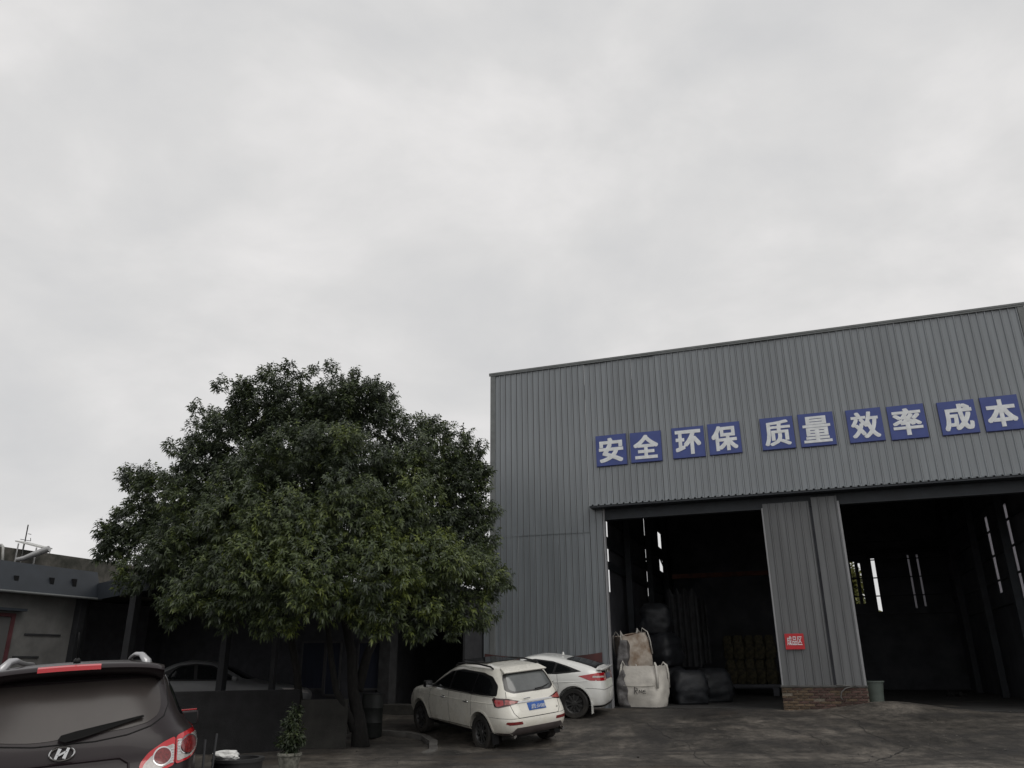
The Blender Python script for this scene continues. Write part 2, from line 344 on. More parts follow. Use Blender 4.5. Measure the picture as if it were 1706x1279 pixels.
# ------------------------------------------------------------------ warehouse
wh = thing('warehouse', 'grey corrugated steel warehouse with two tall dark doorways and blue slogan boards', 'warehouse', ORG, ROTZ)
TOP, CAN, LINT, BASE = 10.74, 6.12, 5.68, .42
def clad_mesh(width, z0, z1, pitch=.20, rib=.028, name='wall_panel', m=None):
    mb = MB(); n = max(1, round(width / pitch)); p = width / n; pr = []
    for k in range(n):
        x = k * p; pr += [(x, 0), (x + p - .060, 0), (x + p - .045, -rib), (x + p - .020, -rib), (x + p - .008, 0)]
    pr.append((width, 0))
    if z1 - z0 > 6: zs = [z0, z1]
    else: zs = [z0, z1]
    m = len(pr); vs = [(x, y, z) for z in zs for x, y in pr]; fs = []
    mi = []
    for i in range(m - 1):
        fs.append((i, i + 1, m + i + 1, m + i)); mi.append(1 if i % 5 == 3 else 0)  # one flank of each rib takes the painted shade colour
    off = [(x, y + .004, z) for x, y, z in vs]; o = len(vs)
    mb.add(vs + off, fs + [(b + o, a + o, d + o, c + o) for a, b, c, d in fs]); mb.mi = mi + mi
    # closed ends
    for a, b in ((0, m), (m - 1, 2 * m - 1)): mb.f.append([a, b, b + o, a + o]); mb.mi.append(0)
    for r in (0, m):
        for i in range(m - 1): mb.f.append([r + i, r + i + 1, r + i + 1 + o, r + i + o]); mb.mi.append(0)
    return mb.mesh(name, [m_cladd if name == 'pier_panel' else m_clad, m_ribshade])
def panels(u0, u1, z0, z1, y=0, width=.76, name='wall_panel'):
    n = max(1, round((u1 - u0) / width)); wd = (u1 - u0) / n; me = clad_mesh(wd, z0, z1, name=name)
    for k in range(n):
        o = link(name, me, wh); o.location = (u0 + k * wd, y + random.uniform(-.003, .003) - .0012 * (k % 2), random.uniform(-.012, .012)); o.rotation_euler = (random.uniform(-.0012, .0012), 0, random.uniform(-.004, .004))
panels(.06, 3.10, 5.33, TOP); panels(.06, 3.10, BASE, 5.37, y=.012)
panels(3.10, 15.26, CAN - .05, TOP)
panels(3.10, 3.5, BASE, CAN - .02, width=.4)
# edge trims
boxo('corner_trim', m_trimd, wh, -.10, .07, -.045, .12, BASE, TOP + .03, bevel=.006)
boxo('corner_trim', m_trimd, wh, 15.25, 15.42, -.045, .12, BASE, TOP + .03, bevel=.006)
MB().box(-.14, 15.46, -.07, .14, TOP + .0, TOP + .055).box(-.14, 15.46, -.06, -.045, TOP - .05, TOP + .0).build('roof_edge_trim', m_trimd, wh)
boxo('doorway_trim', m_trim, wh, 3.5, 3.56, -.04, .1, BASE, LINT + .35, bevel=.004)
MB().box(-.30, -.11, -.02, .18, .3, 5.1).build('corner_post', m_clad, wh, bevel=.01)
# canopy: corrugated strip above the doorways
cn = MB(); n = 66; du = 12.3 / n; pr = []
for k in range(n):
    x = 3.15 + k * du; pr += [(x, 0), (x + du * .62, 0), (x + du * .70, .035), (x + du * .88, .035), (x + du * .96, 0)]
pr.append((15.45, 0)); m_ = len(pr)
vs = [(x, y, CAN + z - .02 + dz) for y, z, dz in ((-.42, -.045, 0), (.0, .01, 0)) for x, z in [(a, b) for a, b in pr] for z in [z]]
vs = []
for (yy, zz) in ((-.42, CAN - .085), (0, CAN - .02)):
    vs += [(x, yy, zz + b) for x, b in pr]
o_ = len(vs); vs += [(x, y, z - .006) for x, y, z in vs]
fs = [(i, i + 1, m_ + i + 1, m_ + i) for i in range(m_ - 1)]
fs += [tuple(k + o_ for k in reversed(f)) for f in fs[:]]
fs += [(i, i + 1, i + 1 + o_, i + o_) for i in range(m_ - 1)]
cn.add(vs, fs); cn.build('canopy_sheet', [m_clad], wh)
MB().box(3.2, 15.42, -.40, -.36, CAN - .14, CAN - .095).box(3.2, 15.42, -.36, .05, CAN - .135, CAN - .115).build('canopy_soffit', m_steel, wh)
MB().box(3.5, 15.4, .03, .17, LINT, CAN - .14).box(3.5, 15.4, -.03, .21, LINT - .02, LINT + .005).build('lintel_beam', m_steel, wh)
# pier between the doorways
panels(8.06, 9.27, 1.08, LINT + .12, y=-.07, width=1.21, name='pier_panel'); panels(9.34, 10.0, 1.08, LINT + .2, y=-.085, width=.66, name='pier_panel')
boxo('pier_core', m_inner, wh, 8.08, 9.98, .0, .3, .4, LINT - .03)
boxo('pier_trim', m_trim, wh, 8.02, 8.06, -.10, .3, 1.06, LINT, bevel=.003); boxo('pier_trim', m_trim, wh, 9.985, 10.04, -.115, .3, 1.06, LINT + .06, bevel=.003)
boxo('brick_base', m_mortar, wh, 8.005, 10.045, -.11, .34, .3, 1.035)
boxo('brick_base_ledge', mat('dirty_mortar', (.10, .098, .095), rough=.95, var=.3, vscale=5, bump=.5), wh, 7.99, 10.06, -.15, .36, 1.036, 1.085, bevel=.01)
bme = MB().box(-.118, .118, -.05, .05, -.026, .026).mesh('brick', m_brick, bevel=.006, seg=1); bme2 = bme.copy(); bme2.materials.clear(); bme2.materials.append(m_brick2)
for r in range(10):
    z = .425 + r * .0635; n = 8
    for k in range(9):
        x = 8.005 + .122 + k * .2525 + (.126 if r % 2 else 0) - .126
        x0, x1 = max(8.0, x - .118), min(10.05, x + .118)
        if x1 - x0 < .06 or random.random() < .012: continue
        tan = random.random() < (.75 if x < 8.75 else .08)
        o = link('brick', bme2 if tan else bme, wh); o.location = ((x0 + x1) / 2, -.078 - random.uniform(0, .012), z); o.scale = ((x1 - x0) / .236, 1, 1); o.rotation_euler = (0, random.uniform(-.012, .012), random.uniform(-.02, .02))
# interior
Yb, UL, UR, RF = 16.0, 3.12, 15.0, 9.9
MB().box(2.9, 15.3, .02, 30, .30, .515).build('floor_slab', m_innerf, wh)
def gap_wall(name, gaps, lo, hi, fix, axis_, zlo, zhi, m=m_inner, th=.06):
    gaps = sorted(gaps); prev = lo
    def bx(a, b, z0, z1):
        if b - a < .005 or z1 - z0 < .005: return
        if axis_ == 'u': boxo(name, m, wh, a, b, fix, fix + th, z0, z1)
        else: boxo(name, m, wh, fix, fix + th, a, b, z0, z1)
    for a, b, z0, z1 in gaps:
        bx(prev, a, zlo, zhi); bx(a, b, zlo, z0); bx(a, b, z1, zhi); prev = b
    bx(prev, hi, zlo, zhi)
def gy(px0, px1, y0, y1, yw): a, b = on_y(px0, (y0 + y1) / 2, yw), on_y(px1, (y0 + y1) / 2, yw); return (a.x, b.x, on_y(px0, y1, yw).z, on_y(px0, y0, yw).z)
def gu(px0, px1, y0, y1, uw):
    a, b = on_u(px0, (y0 + y1) / 2, uw), on_u(px1, (y0 + y1) / 2, uw); c = on_u((px0 + px1) / 2, y1, uw); d = on_u((px0 + px1) / 2, y0, uw)
    return (min(a.y, b.y), max(a.y, b.y), c.z, d.z)
gb = [gy(1421, 1428, 936, 1006, Yb), gy(1434, 1437.5, 938, 1006, Yb), gy(1457, 1463.5, 930, 1019, Yb), gy(1518, 1521.5, 924, 1013, Yb), gy(1533, 1536.5, 923, 1010, Yb)]
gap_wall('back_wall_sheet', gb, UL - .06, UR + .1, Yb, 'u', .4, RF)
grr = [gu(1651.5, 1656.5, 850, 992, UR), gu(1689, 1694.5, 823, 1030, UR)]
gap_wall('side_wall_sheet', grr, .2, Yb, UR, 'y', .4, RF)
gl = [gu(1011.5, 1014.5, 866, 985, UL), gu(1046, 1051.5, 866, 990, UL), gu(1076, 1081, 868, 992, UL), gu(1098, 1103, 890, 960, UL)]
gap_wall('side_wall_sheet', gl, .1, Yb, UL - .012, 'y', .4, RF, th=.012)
boxo('roof_deck', m_inner, wh, UL - .3, UR + .4, .03, Yb + .3, RF, RF + .1)
m_skyl = bpy.data.materials.new('skylight_sheet'); m_skyl.use_nodes = True; _n = m_skyl.node_tree.nodes; _n.clear()
_o = _n.new('ShaderNodeOutputMaterial'); _t = _n.new('ShaderNodeBsdfTranslucent'); _d = _n.new('ShaderNodeBsdfDiffuse'); _m = _n.new('ShaderNodeMixShader'); _m.inputs[0].default_value = .3
_t.inputs[0].default_value = (.62, .61, .64, 1); _d.inputs[0].default_value = (.4, .4, .4, 1)
for _a, _b in ((_t.outputs[0], _m.inputs[1]), (_d.outputs[0], _m.inputs[2]), (_m.outputs[0], _o.inputs[0])): m_skyl.node_tree.links.new(_a, _b)
for k, (a, b, z0, z1) in enumerate(gb):
    if k > 2: boxo('skylight_pane', m_skyl, wh, a + .001, b - .001, Yb + .02, Yb + .03, z0, z1)
for a, b, z0, z1 in grr: boxo('skylight_pane', m_skyl, wh, UR + .02, UR + .03, a + .001, b - .001, z0, z1)
gd = MB(); gs = MB()
for k in range(5): gd.box(gb[0][0] - 1, UR, Yb - .08, Yb - .03, 3.55 + k * .78, 3.60 + k * .78)
gd.box(gb[0][0] - 1, UR, Yb - .2, Yb - .1, 6.15, 6.2).box(gb[0][0] - 1, UR, Yb - .2, Yb - .1, 6.3, 6.34)
gd.build('back_wall_girts', m_steel, wh)
for k in range(9): gs.box(UR - .07, UR - .02, .3, Yb - .2, 3.3 + k * .78, 3.355 + k * .78)
gs.build('side_wall_girts', m_steel, wh)
gs = MB()
for (v0, v1) in ((876, 897), (921, 936), (956, 966)):
    gs.box(UL + .02, UL + .1, .2, Yb - .2, on_u(1049, v1, UL).z, on_u(1049, v0, UL).z)
for (p, q) in (((1080, 885), (1108, 950)), ((1075, 930), (1105, 965)), ((1095, 880), (1110, 900))):
    a, b = on_u(*p, UL + .14), on_u(*q, UL + .14); gs.tube([a, b], .035, 6)
gs.build('partition_girts', m_steel, wh)
for y in (4.2, 8.4, 12.6):
    for uu in (UL + .25, UR - .3):
        boxo('column', m_steel, wh, uu - .1, uu + .1, y - .12, y + .12, .5, RF)
    MB().box(UL, UR, y - .1, y + .1, 8.9, 9.4).build('roof_beam', m_steel, wh)
a, b = on_y(1120, 961, 10), on_y(1195, 961, 10); MB().box(a.x, b.x + 2.5, 9.9, 10.1, a.z - .08, a.z + .09).build('crane_rail', m_rust, wh)
# floor pit walls / heaps hidden in the dark
def whthing(name, label, cat, u, y, z=.515, rz=0, group=None, rx=0, ry=0):
    p = wld(u, y, z); return thing(name, label, cat, p, 0, group, rot=(rx, ry, ROTZ + rz))

# ------------------------------------------------------------------ sign boards
def sign(ch, word, q):
    a = on_y(*q[0], -.06); b = on_y(*q[1], -.06); c = on_y(*q[3], -.06)
    wd, hg = b.x - a.x, a.z - c.z; u = (a.x + b.x) / 2; z = (a.z + c.z) / 2
    t = whthing('sign_board', word, 'sign', u, -.055, z, 0, 'blue slogan boards on the warehouse front', ry=random.uniform(-.008, .008))
    boxo('board', m_sign, t, -wd / 2, wd / 2, -.012, .012, -hg / 2, hg / 2, bevel=.003)
    MB().box(-wd / 2 - .006, wd / 2 + .006, .0125, .035, -hg / 2 - .016, hg / 2 + .01).build('backing', mat('board_edge', (.04, .045, .13), rough=.5), t)
    me = bold_mesh(ch, .80 * hg, m_white, .033, .016 if ch in '量质率效' else .028); o = link('character', me, t)
    xsv = [v.co for v in me.vertices]; cx = (min(v.x for v in xsv) + max(v.x for v in xsv)) / 2; cy = (min(v.y for v in xsv) + max(v.y for v in xsv)) / 2
    sx = .80 * wd / (max(v.x for v in xsv) - min(v.x for v in xsv)); sy = .80 * hg / (max(v.y for v in xsv) - min(v.y for v in xsv))
    for v in me.vertices: v.co.x = (v.co.x - cx) * sx; v.co.y = (v.co.y - cy) * sy
    o.rotation_euler = (R(90), 0, 0); o.location = (0, -.018, 0)
S = [('安', 'leftmost blue board of the row, showing the white character 安', [(992, 727), (1042, 722), (0, 0), (996, 777)]),
     ('全', 'second blue board from the left, showing the white character 全', [(1049, 722), (1100, 716), (0, 0), (1053, 771)]),
     ('环', 'third blue board from the left, above the doorway with the white bag, reading 环', [(1118, 714), (1171, 709), (0, 0), (1123, 764)]),
     ('保', 'fourth blue board from the left, above the left doorway, reading 保', [(1178, 707), (1231, 702), (0, 0), (1182, 758)]),
     ('质', 'fifth blue board from the left, above the left edge of the pier, reading 质', [(1265, 698), (1319, 692), (0, 0), (1271, 750)]),
     ('量', 'sixth blue board from the left, above the pier between the doorways, reading 量', [(1328, 691), (1386, 686), (0, 0), (1334, 745)]),
     ('效', 'seventh blue board from the left, above the right doorway, reading 效', [(1408, 684), (1466, 679), (0, 0), (1416, 738)]),
     ('率', 'eighth blue board from the left, third from the right end, reading 率', [(1476, 678), (1537, 672), (0, 0), (1485, 733)]),
     ('成', 'second blue board from the right end of the row, reading 成', [(1560, 671), (1621, 664), (0, 0), (1571, 725)]),
     ('本', 'rightmost blue board of the row, showing the white character 本', [(1631, 663), (1693, 656), (0, 0), (1642, 719)])]
for s in S: sign(*s)
a, b = on_y(1307, 1056, -.12), on_y(1341, 1081, -.12); zc = (a.z + b.z) / 2; uw = .22
t = whthing('sign_plate', 'small red sign with white characters 成品区 on the corrugated pier', 'sign', (a.x + b.x) / 2, -.125, zc)
boxo('board', m_red, t, -.235, .235, -.01, .01, -.195, .195, bevel=.003)
for k, ch in enumerate('成品区'):
    o = link('character', bold_mesh(ch, .14, m_white, .012, .004, ext=.002), t); o.rotation_euler = (R(90), 0, 0); o.location = (-.125 + k * .125, -.013, .0); o.scale = (.92, 1.75, 1)
# banner low on the wall
t = whthing('banner', 'faded dark red cloth banner hung low on the grey wall behind the white cars', 'banner', 1.53, -.06, 1.35)
mb = MB(); nx_, nz_ = 40, 8; vs = []
for k in range(nz_ + 1):
    for i in range(nx_ + 1):
        x = -1.78 + 3.56 * i / nx_; z = -.55 + 1.14 * k / nz_; sag = .13 * (1 - (x / 1.78) ** 2) * (k / nz_)
        vs.append((x, -.012 * math.sin(x * 5 + k) - .01, z - sag))
mb.add(vs, [(j * (nx_ + 1) + i, j * (nx_ + 1) + i + 1, (j + 1) * (nx_ + 1) + i + 1, (j + 1) * (nx_ + 1) + i) for j in range(nz_) for i in range(nx_)])
o = mb.build('cloth', m_banner, t, smooth=True)
mb = MB()
for i in range(20):      # worn illegible gold strokes
    x = -1.6 + i * .165
    if -1.2 < x < .2: continue
    for j in range(4):
        xx = x + random.uniform(0, .1); zz = random.uniform(.1, .33) - .05; hh = random.uniform(.05, .13); ww = random.uniform(.012, .03)
        if random.random() < .5: hh, ww = ww, hh
        mb.box(xx, xx + ww, -.03, -.027, zz, zz + hh)
mb.build('printed_strokes', m_gold, t)

# ------------------------------------------------------------------ bulk bags and warehouse clutter
def bag_mesh(w_, d_, h_, seed, bulge=.10, open_top=True, wr=.02):
    mb = MB(); nk, nz = 40, 16; vs = []
    for k in range(nz + 1):
        t = k / nz; sc = 1 + bulge * math.sin(math.pi * min(1, t * 1.05)) - .06 * (1 - t) ** 6 - (0 if open_top else .35 * t ** 8)
        if abs(t - .5) < .04: sc -= .015
        for i in range(nk):
            a = math.tau * i / nk; cx, cy = math.cos(a), math.sin(a); e_ = .42
            x = math.copysign(abs(cx) ** e_, cx) * w_ / 2 * sc; y = math.copysign(abs(cy) ** e_, cy) * d_ / 2 * sc
            p = Vector((x, y, t * h_)); nn = noise.noise(Vector((x * 4 + seed * 7, y * 4, t * h_ * 5)))
            p += Vector((x, y, 0)).normalized() * nn * wr * 1.6
            if k == nz and open_top: p.z += .035 * noise.noise(Vector((a * 3, seed, 0)))
            if k == 0: p.z = .0
            vs.append(p)
    fs = [(k * nk + i, k * nk + (i + 1) % nk, (k + 1) * nk + (i + 1) % nk, (k + 1) * nk + i) for k in range(nz) for i in range(nk)]
    fs.append(tuple(reversed(range(nk))))
    if not open_top: fs.append(tuple(range(nz * nk, nz * nk + nk)))
    else:
        o = len(vs)
        for r_, dz in ((.95, -.01), (.90, -.08)):
            for i in range(nk): p = vs[nz * nk + i]; vs.append(Vector((p.x * r_, p.y * r_, p.z + dz)))
        rows = [nz * nk, o, o + nk]
        for a_, b_ in zip(rows, rows[1:]):
            fs += [(a_ + i, a_ + (i + 1) % nk, b_ + (i + 1) % nk, b_ + i) for i in range(nk)]
    mb.add(vs, fs); return mb
def bulk_bag(t, w_, d_, h_, m, seed, straps=True, fill=True):
    bag_mesh(w_, d_, h_, seed).build('bag_body', m, t, smooth=True, angle=R(60))
    if fill:
        f = MB(); n = 24; vs = [(0, 0, h_ + .0)]
        for r_, z in ((.5, -.02), (.92, -.07)):
            for i in range(n):
                a = math.tau * i / n; cx, cy = math.cos(a), math.sin(a)
                vs.append((math.copysign(abs(cx) ** .42, cx) * w_ / 2 * r_, math.copysign(abs(cy) ** .42, cy) * d_ / 2 * r_, h_ + z + .03 * noise.noise(Vector((a, r_ * 3, seed)))))
        f.add(vs, [(0, 1 + i, 1 + (i + 1) % n) for i in range(n)] + [(1 + i, 1 + (i + 1) % n, n + 1 + (i + 1) % n, n + 1 + i) for i in range(n)]).build('filling', m_fill, t, smooth=True)
    if straps:
        for sx in (-1, 1):
            for sy in (-1, 1):
                x, y = sx * w_ * .455, sy * d_ * .455; lean = random.uniform(-.06, .06)
                mb = MB(); out = Vector((sx, sy, 0)).normalized() * .065
                P = [Vector((x, y, h_ * .45)) + out, Vector((x, y, h_ * .8)) + out * 1.05, Vector((x, y, h_ + .01)) + out * .5, Vector((x + lean - sx * .05, y, h_ + random.uniform(.07, .15))), Vector((x - sx * .09 + lean, y - sy * .02, h_ + .02)), Vector((x - sx * .10, y - sy * .06, h_ - .06))]
                mb.tube(P, .034, 6, flat=.35).build('strap', m_strap, t, smooth=True)
ba = on_y(1075, 1176, .45)
t = whthing('bulk_bag', 'upright white woven bulk bag with black marking standing in the left doorway', 'bulk bag', ba.x + .02, .55, .515, rz=-.16)
bulk_bag(t, 1.06, .98, 1.06, m_bag, 1)
band = bag_mesh(1.075, .995, 1.06, 1); 
mb = MB()
for st in ([(0, 0), (.02, .19)], [(.0, .17), (.09, .15), (.10, .10), (.02, .09)], [(.03, .09), (.09, .0)], [(.13, .02), (.15, .11), (.2, .04), (.22, .12)], [(.23, .04), (.27, .1), (.33, .11)], [(.24, .02), (.34, .03)], [(.25, .07), (.33, .07)]):
    P = [(-.13 + x, -.553 - .012, .33 + z) for x, z in st]
    for p, q in zip(P, P[1:]): mb.tube([p, q], .009, 5, flat=.5)
mb.build('marking', m_ink, t)
MB().tube([(x, -.552 + .0 * x, .555 - .03 * math.cos(x * 3)) for x in np.linspace(-.47, .47, 12)], .009, 5).build('seam', mat('sack_seam', (.30, .29, .26), rough=.9), t)
tb = on_y(1055, 1110, 1.15)
t = whthing('bulk_bag', 'brown stained bulk bag leaning on top of the heap behind the marked white bag', 'bulk bag', tb.x + .05, 1.5, 1.35, rz=.5, ry=-.16, rx=.04)
bulk_bag(t, .86, .80, 1.12, m_bagd, 2)
t = whthing('plastic_sack', 'crumpled dark grey sack at the foot of the doorway edge', 'sack', 3.83, .28, .515)
bag_mesh(.34, .36, .95, 3, open_top=False, wr=.05).build('sack_body', m_baggrey, t, smooth=True)
t = whthing('plastic_sack', 'slimmer grey sack stacked on the crumpled sack by the doorway edge', 'sack', 3.80, .36, 1.45, ry=.06)
bag_mesh(.30, .32, .82, 4, open_top=False, wr=.04).build('sack_body', m_baggrey, t, smooth=True)
for k, (u_, y_, z_, s_, lab) in enumerate([(4.25, 1.6, .515, .85, 'black sack at the bottom of the heap under the leaning bag'), (5.35, 2.1, .515, .95, 'low black sack on the floor right of the marked white bag'), (4.6, 3.1, .515, 1.05, 'black sack on the floor far behind the leaning bag'), (4.5, 3.1, 1.56, 1.0, 'middle black sack of the tall heap behind the leaning bag'), (4.35, 3.2, 2.5, .95, 'topmost black sack of the tall heap by the partition'), (5.9, 3.6, .515, 1.0, 'lumpy black sack in the shadow beside the hanging tarps')]):
    t = whthing('black_sack', lab, 'sack', u_, y_, z_, rz=k * .4, group='black sacks heaped in the left bay')
    bag_mesh(s_, s_ * .95, s_ * (.98 if k else .98), 10 + k, open_top=False, wr=.05).build('sack_body', m_bagblk, t, smooth=True)
for k, (p0, p1, y_) in enumerate([((1132, 985), (1150, 1110), 6), ((1158, 1000), (1172, 1105), 7)]):
    a, b = on_y(*p0, y_), on_y(*p1, y_)
    t = whthing('tarp_sheet', ['wider dark tarp hanging beyond the bags in the left bay', 'narrower dark tarp hanging deepest in the left bay'][k], 'tarp', (a.x + b.x) / 2, y_, b.z)
    mb = MB(); n_ = 24; hw = .5 - .15 * k; vs = [(-hw + 2 * hw * i / n_, .07 * math.sin(i * 1.3 + k), z + (.12 * math.sin(i) if z else 0)) for z in (0, a.z - b.z) for i in range(n_ + 1)]
    mb.add(vs, [(i, i + 1, n_ + 2 + i, n_ + 1 + i) for i in range(n_)]).build('tarp_cloth', m_tarp, t, smooth=True)
sk0, sk1 = on_y(1212, 1128, 9), on_y(1296, 1128, 9); zs_ = on_y(1250, 1058, 9).z
for k in range(10):
    u_ = sk0.x + (sk1.x - sk0.x) * ((k % 5) + .5) / 5; y_ = 9 + (k % 2) * .15; rh = (zs_ - .9) / 2; z_ = .9 + (k // 5) * rh
    t = whthing('stacked_sack', 'straw coloured sack, %s in the %s row of the dim stack' % (('leftmost', 'second from left', 'middle one', 'second from right', 'rightmost')[k % 5], ('lower', 'upper')[k // 5]), 'sack', u_, y_, z_, rz=random.uniform(-.2, .2), group='straw coloured sacks stacked deep in the left bay')
    if k == 0: sm = bag_mesh((sk1.x - sk0.x) / 4.9, .55, rh, 31, open_top=False, wr=.06).mesh('sack_body', m_bundle, smooth=True)
    link('sack_body', sm, t)
t = whthing('timber_platform', 'low dark platform carrying the dim sack stack deep in the left bay', 'platform', (sk0.x + sk1.x) / 2, 9, .515)
boxo('deck', m_inner, t, -(sk1.x - sk0.x) / 2 - .2, (sk1.x - sk0.x) / 2 + .2, -.6, .6, .28, .38)
for x in (-1, 1): boxo('bearer', m_inner, t, x * .8 - .1, x * .8 + .1, -.55, .55, 0, .279)
# bin, cable, rubble in the right bay
bp = on_y(1451, 1160, .12)
t = whthing('waste_bin', 'grey green plastic bin beside the brick base in the right doorway', 'bin', bp.x + .12, .35, .56)
M0 = Matrix.Diagonal((1, .8, 1, 1))
MB().lathe([(.17, 0), (.20, .3), (.235, .60), (.215, .60), (.19, .1)], 20, M0, cap=False).build('bin_body', m_bin, t, smooth=True, angle=R(40)); MB().lathe([(.235, .585), (.26, .59), (.26, .625), (.215, .625)], 20, M0, cap=False).build('bin_rim', m_bin, t, smooth=True, angle=R(40))
P = [on_y(x, y, -.2) for x, y in [(1393, 1141), (1410, 1142), (1425, 1143), (1419, 1144), (1408, 1147), (1402, 1153), (1401, 1161), (1404, 1166)]]
t = tag(MB().tube([wld(*p) for p in P], .014, 6).build('cable', mat('grey_cable', (.13, .13, .125), rough=.6), smooth=True), 'thin grey cable looping down over the brick base of the pier', 'cable')
g = gh(1590, 1161)
mb = MB()
for k in range(9):
    a = random.uniform(.06, .16); c = Vector((random.uniform(-.28, .28), random.uniform(-.12, .12), a * .5))
    mb.box(-a, a, -a * .7, a * .7, -a * .5, a * .5, M=Matrix.Translation(c) @ Matrix.Rotation(random.uniform(0, 3), 4, (random.random(), random.random(), 1)))
t = mb.build('rubble_heap', mat('black_rubble', (.02, .02, .02), rough=.95, var=.4), bevel=.02); t.location = g; tag(t, 'small heap of black rubble on the ground in the right doorway', 'rubble', kind='stuff')

# trees beyond the back wall (seen green through the gaps)
def leaf_cloud(name, centers, m, parent, n, ls=.13, seed=1, sprig=11, shell=.6, droop=.45, clump=0):
    """centers: list of (Vector, radius, tint). Leaves grouped in drooping twig-end sprigs."""
    rg = np.random.default_rng(seed); C = np.array([list(c) for c, r, t in centers]); Rr = np.array([r for c, r, t in centers]); T = np.array([t for c, r, t in centers])
    if clump:
        c2, r2, t2 = [], [], []
        for c, r, t in zip(C, Rr, T):
            if r < .3: c2.append(c); r2.append(r); t2.append(t); continue
            c2.append(c); r2.append(r * .72); t2.append(t - .05)
            for _ in range(clump):
                d0 = rg.normal(size=3); d0[2] = d0[2] * .8 + .15; d0 /= np.linalg.norm(d0); c2.append(c + d0 * r * .72); r2.append(r * rg.uniform(.26, .44)); t2.append(t + rg.normal() * .12)
        C, Rr, T = np.array(c2), np.array(r2), np.array(t2)
    mid = C.mean(0); pr = Rr ** 2 / (Rr ** 2).sum(); k = rg.choice(len(C), size=n * 2, p=pr)
    d = rg.normal(size=(n * 2, 3)); d /= np.linalg.norm(d, axis=1)[:, None]
    rad = Rr[k] * (shell + (1.03 - shell) * rg.random(n * 2) ** .6) * (1 + .08 * rg.normal(size=n * 2))
    P = C[k] + d * rad[:, None]
    ok = np.ones(n * 2, bool)
    for j in range(len(C)):
        dist = np.linalg.norm(P - C[j], axis=1); ok &= ~((dist < Rr[j] * .62) & (k != j) & (rg.random(n * 2) < .85))
    P, d, k = P[ok][:n], d[ok][:n], k[ok][:n]; n = len(P)
    ax = d * .8 + (P - mid) / np.linalg.norm(P - mid, axis=1)[:, None] * .4 + np.array([0, 0, .55]) + rg.normal(size=(n, 3)) * .25
    ax /= np.linalg.norm(ax, axis=1)[:, None]
    ref = np.where(np.abs(ax[:, 2:3]) > .9, np.array([[1., 0, 0]]), np.array([[0, 0, 1.]])); s1 = np.cross(ax, ref); s1 /= np.linalg.norm(s1, axis=1)[:, None]; s2 = np.cross(ax, s1)
    st = T[k] + rg.normal(size=n) * .16
    tl = .20 * ls / .13
    q = np.arange(sprig); ang = q * 2.4; alo = (q + .5) / sprig
    a_ = ang[None, :] + rg.random((n, 1)) * 6.3 + rg.normal(size=(n, sprig)) * .3
    base = P[:, None, :] + ax[:, None, :] * (alo[None, :, None] - .6) * tl
    spread = (1.25 - .75 * alo)[None, :, None]
    ld = ax[:, None, :] * (1 - .5 * spread) + (s1[:, None, :] * np.cos(a_)[..., None] + s2[:, None, :] * np.sin(a_)[..., None]) * spread
    ld += rg.normal(size=ld.shape) * .12; ld[..., 2] -= droop * .55
    ld /= np.linalg.norm(ld, axis=2)[..., None]
    L = ls * (.7 + .6 * rg.random((n, sprig)))[..., None]
    wv = np.cross(ld, ax[:, None, :] + rg.normal(size=ld.shape) * .35); wv /= np.linalg.norm(wv, axis=2)[..., None]; nv = np.cross(wv, ld)
    nv *= np.where(nv[..., 2:3] < 0, -1, 1)
    W = L * .19
    g = np.array([0, 0, -1.])
    m_ = base + ld * L * .5 + nv * L * .03
    tip = base + ld * L + g * L * droop * .5
    l_ = base + ld * L * .42 + wv * W + nv * L * .06; r_ = base + ld * L * .42 - wv * W + nv * L * .06
    V = np.stack([base, l_, m_, r_, tip], axis=2).reshape(-1, 3); nl = n * sprig
    F = (np.array([[0, 2, 1], [0, 3, 2], [1, 2, 4], [2, 3, 4]])[None] + (np.arange(nl) * 5)[:, None, None]).reshape(-1, 3)
    me = bpy.data.meshes.new(name); me.vertices.add(len(V)); me.vertices.foreach_set('co', V.astype(np.float32).ravel())
    me.loops.add(F.size); me.loops.foreach_set('vertex_index', F.astype(np.int32).ravel()); me.polygons.add(len(F))
    me.polygons.foreach_set('loop_start', np.arange(0, F.size, 3, dtype=np.int32)); me.polygons.foreach_set('use_smooth', np.ones(len(F), bool))
    at_ = me.attributes.new('tint', 'FLOAT', 'POINT'); tv = np.repeat((st[:, None] + rg.normal(size=(n, sprig)) * .12).ravel(), 5); at_.data.foreach_set('value', np.clip(tv, 0, 1).astype(np.float32))
    me.update(calc_edges=True); me.validate(); me.materials.append(m); return link(name, me, parent)
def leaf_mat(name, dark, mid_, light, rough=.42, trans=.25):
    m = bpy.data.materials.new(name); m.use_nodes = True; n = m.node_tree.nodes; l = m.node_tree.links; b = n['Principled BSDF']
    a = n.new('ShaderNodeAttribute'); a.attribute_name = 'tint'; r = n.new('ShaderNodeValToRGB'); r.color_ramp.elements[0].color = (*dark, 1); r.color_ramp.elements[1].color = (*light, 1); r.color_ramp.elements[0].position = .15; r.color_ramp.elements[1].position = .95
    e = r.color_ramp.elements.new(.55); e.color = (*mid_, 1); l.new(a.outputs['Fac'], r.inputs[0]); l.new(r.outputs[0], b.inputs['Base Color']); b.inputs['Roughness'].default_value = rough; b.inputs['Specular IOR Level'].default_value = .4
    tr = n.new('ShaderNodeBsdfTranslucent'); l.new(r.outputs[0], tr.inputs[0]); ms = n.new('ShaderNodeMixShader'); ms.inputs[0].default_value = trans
    l.new(b.outputs[0], ms.inputs[1]); l.new(tr.outputs[0], ms.inputs[2]); l.new(ms.outputs[0], n['Material Output'].inputs[0]); return m
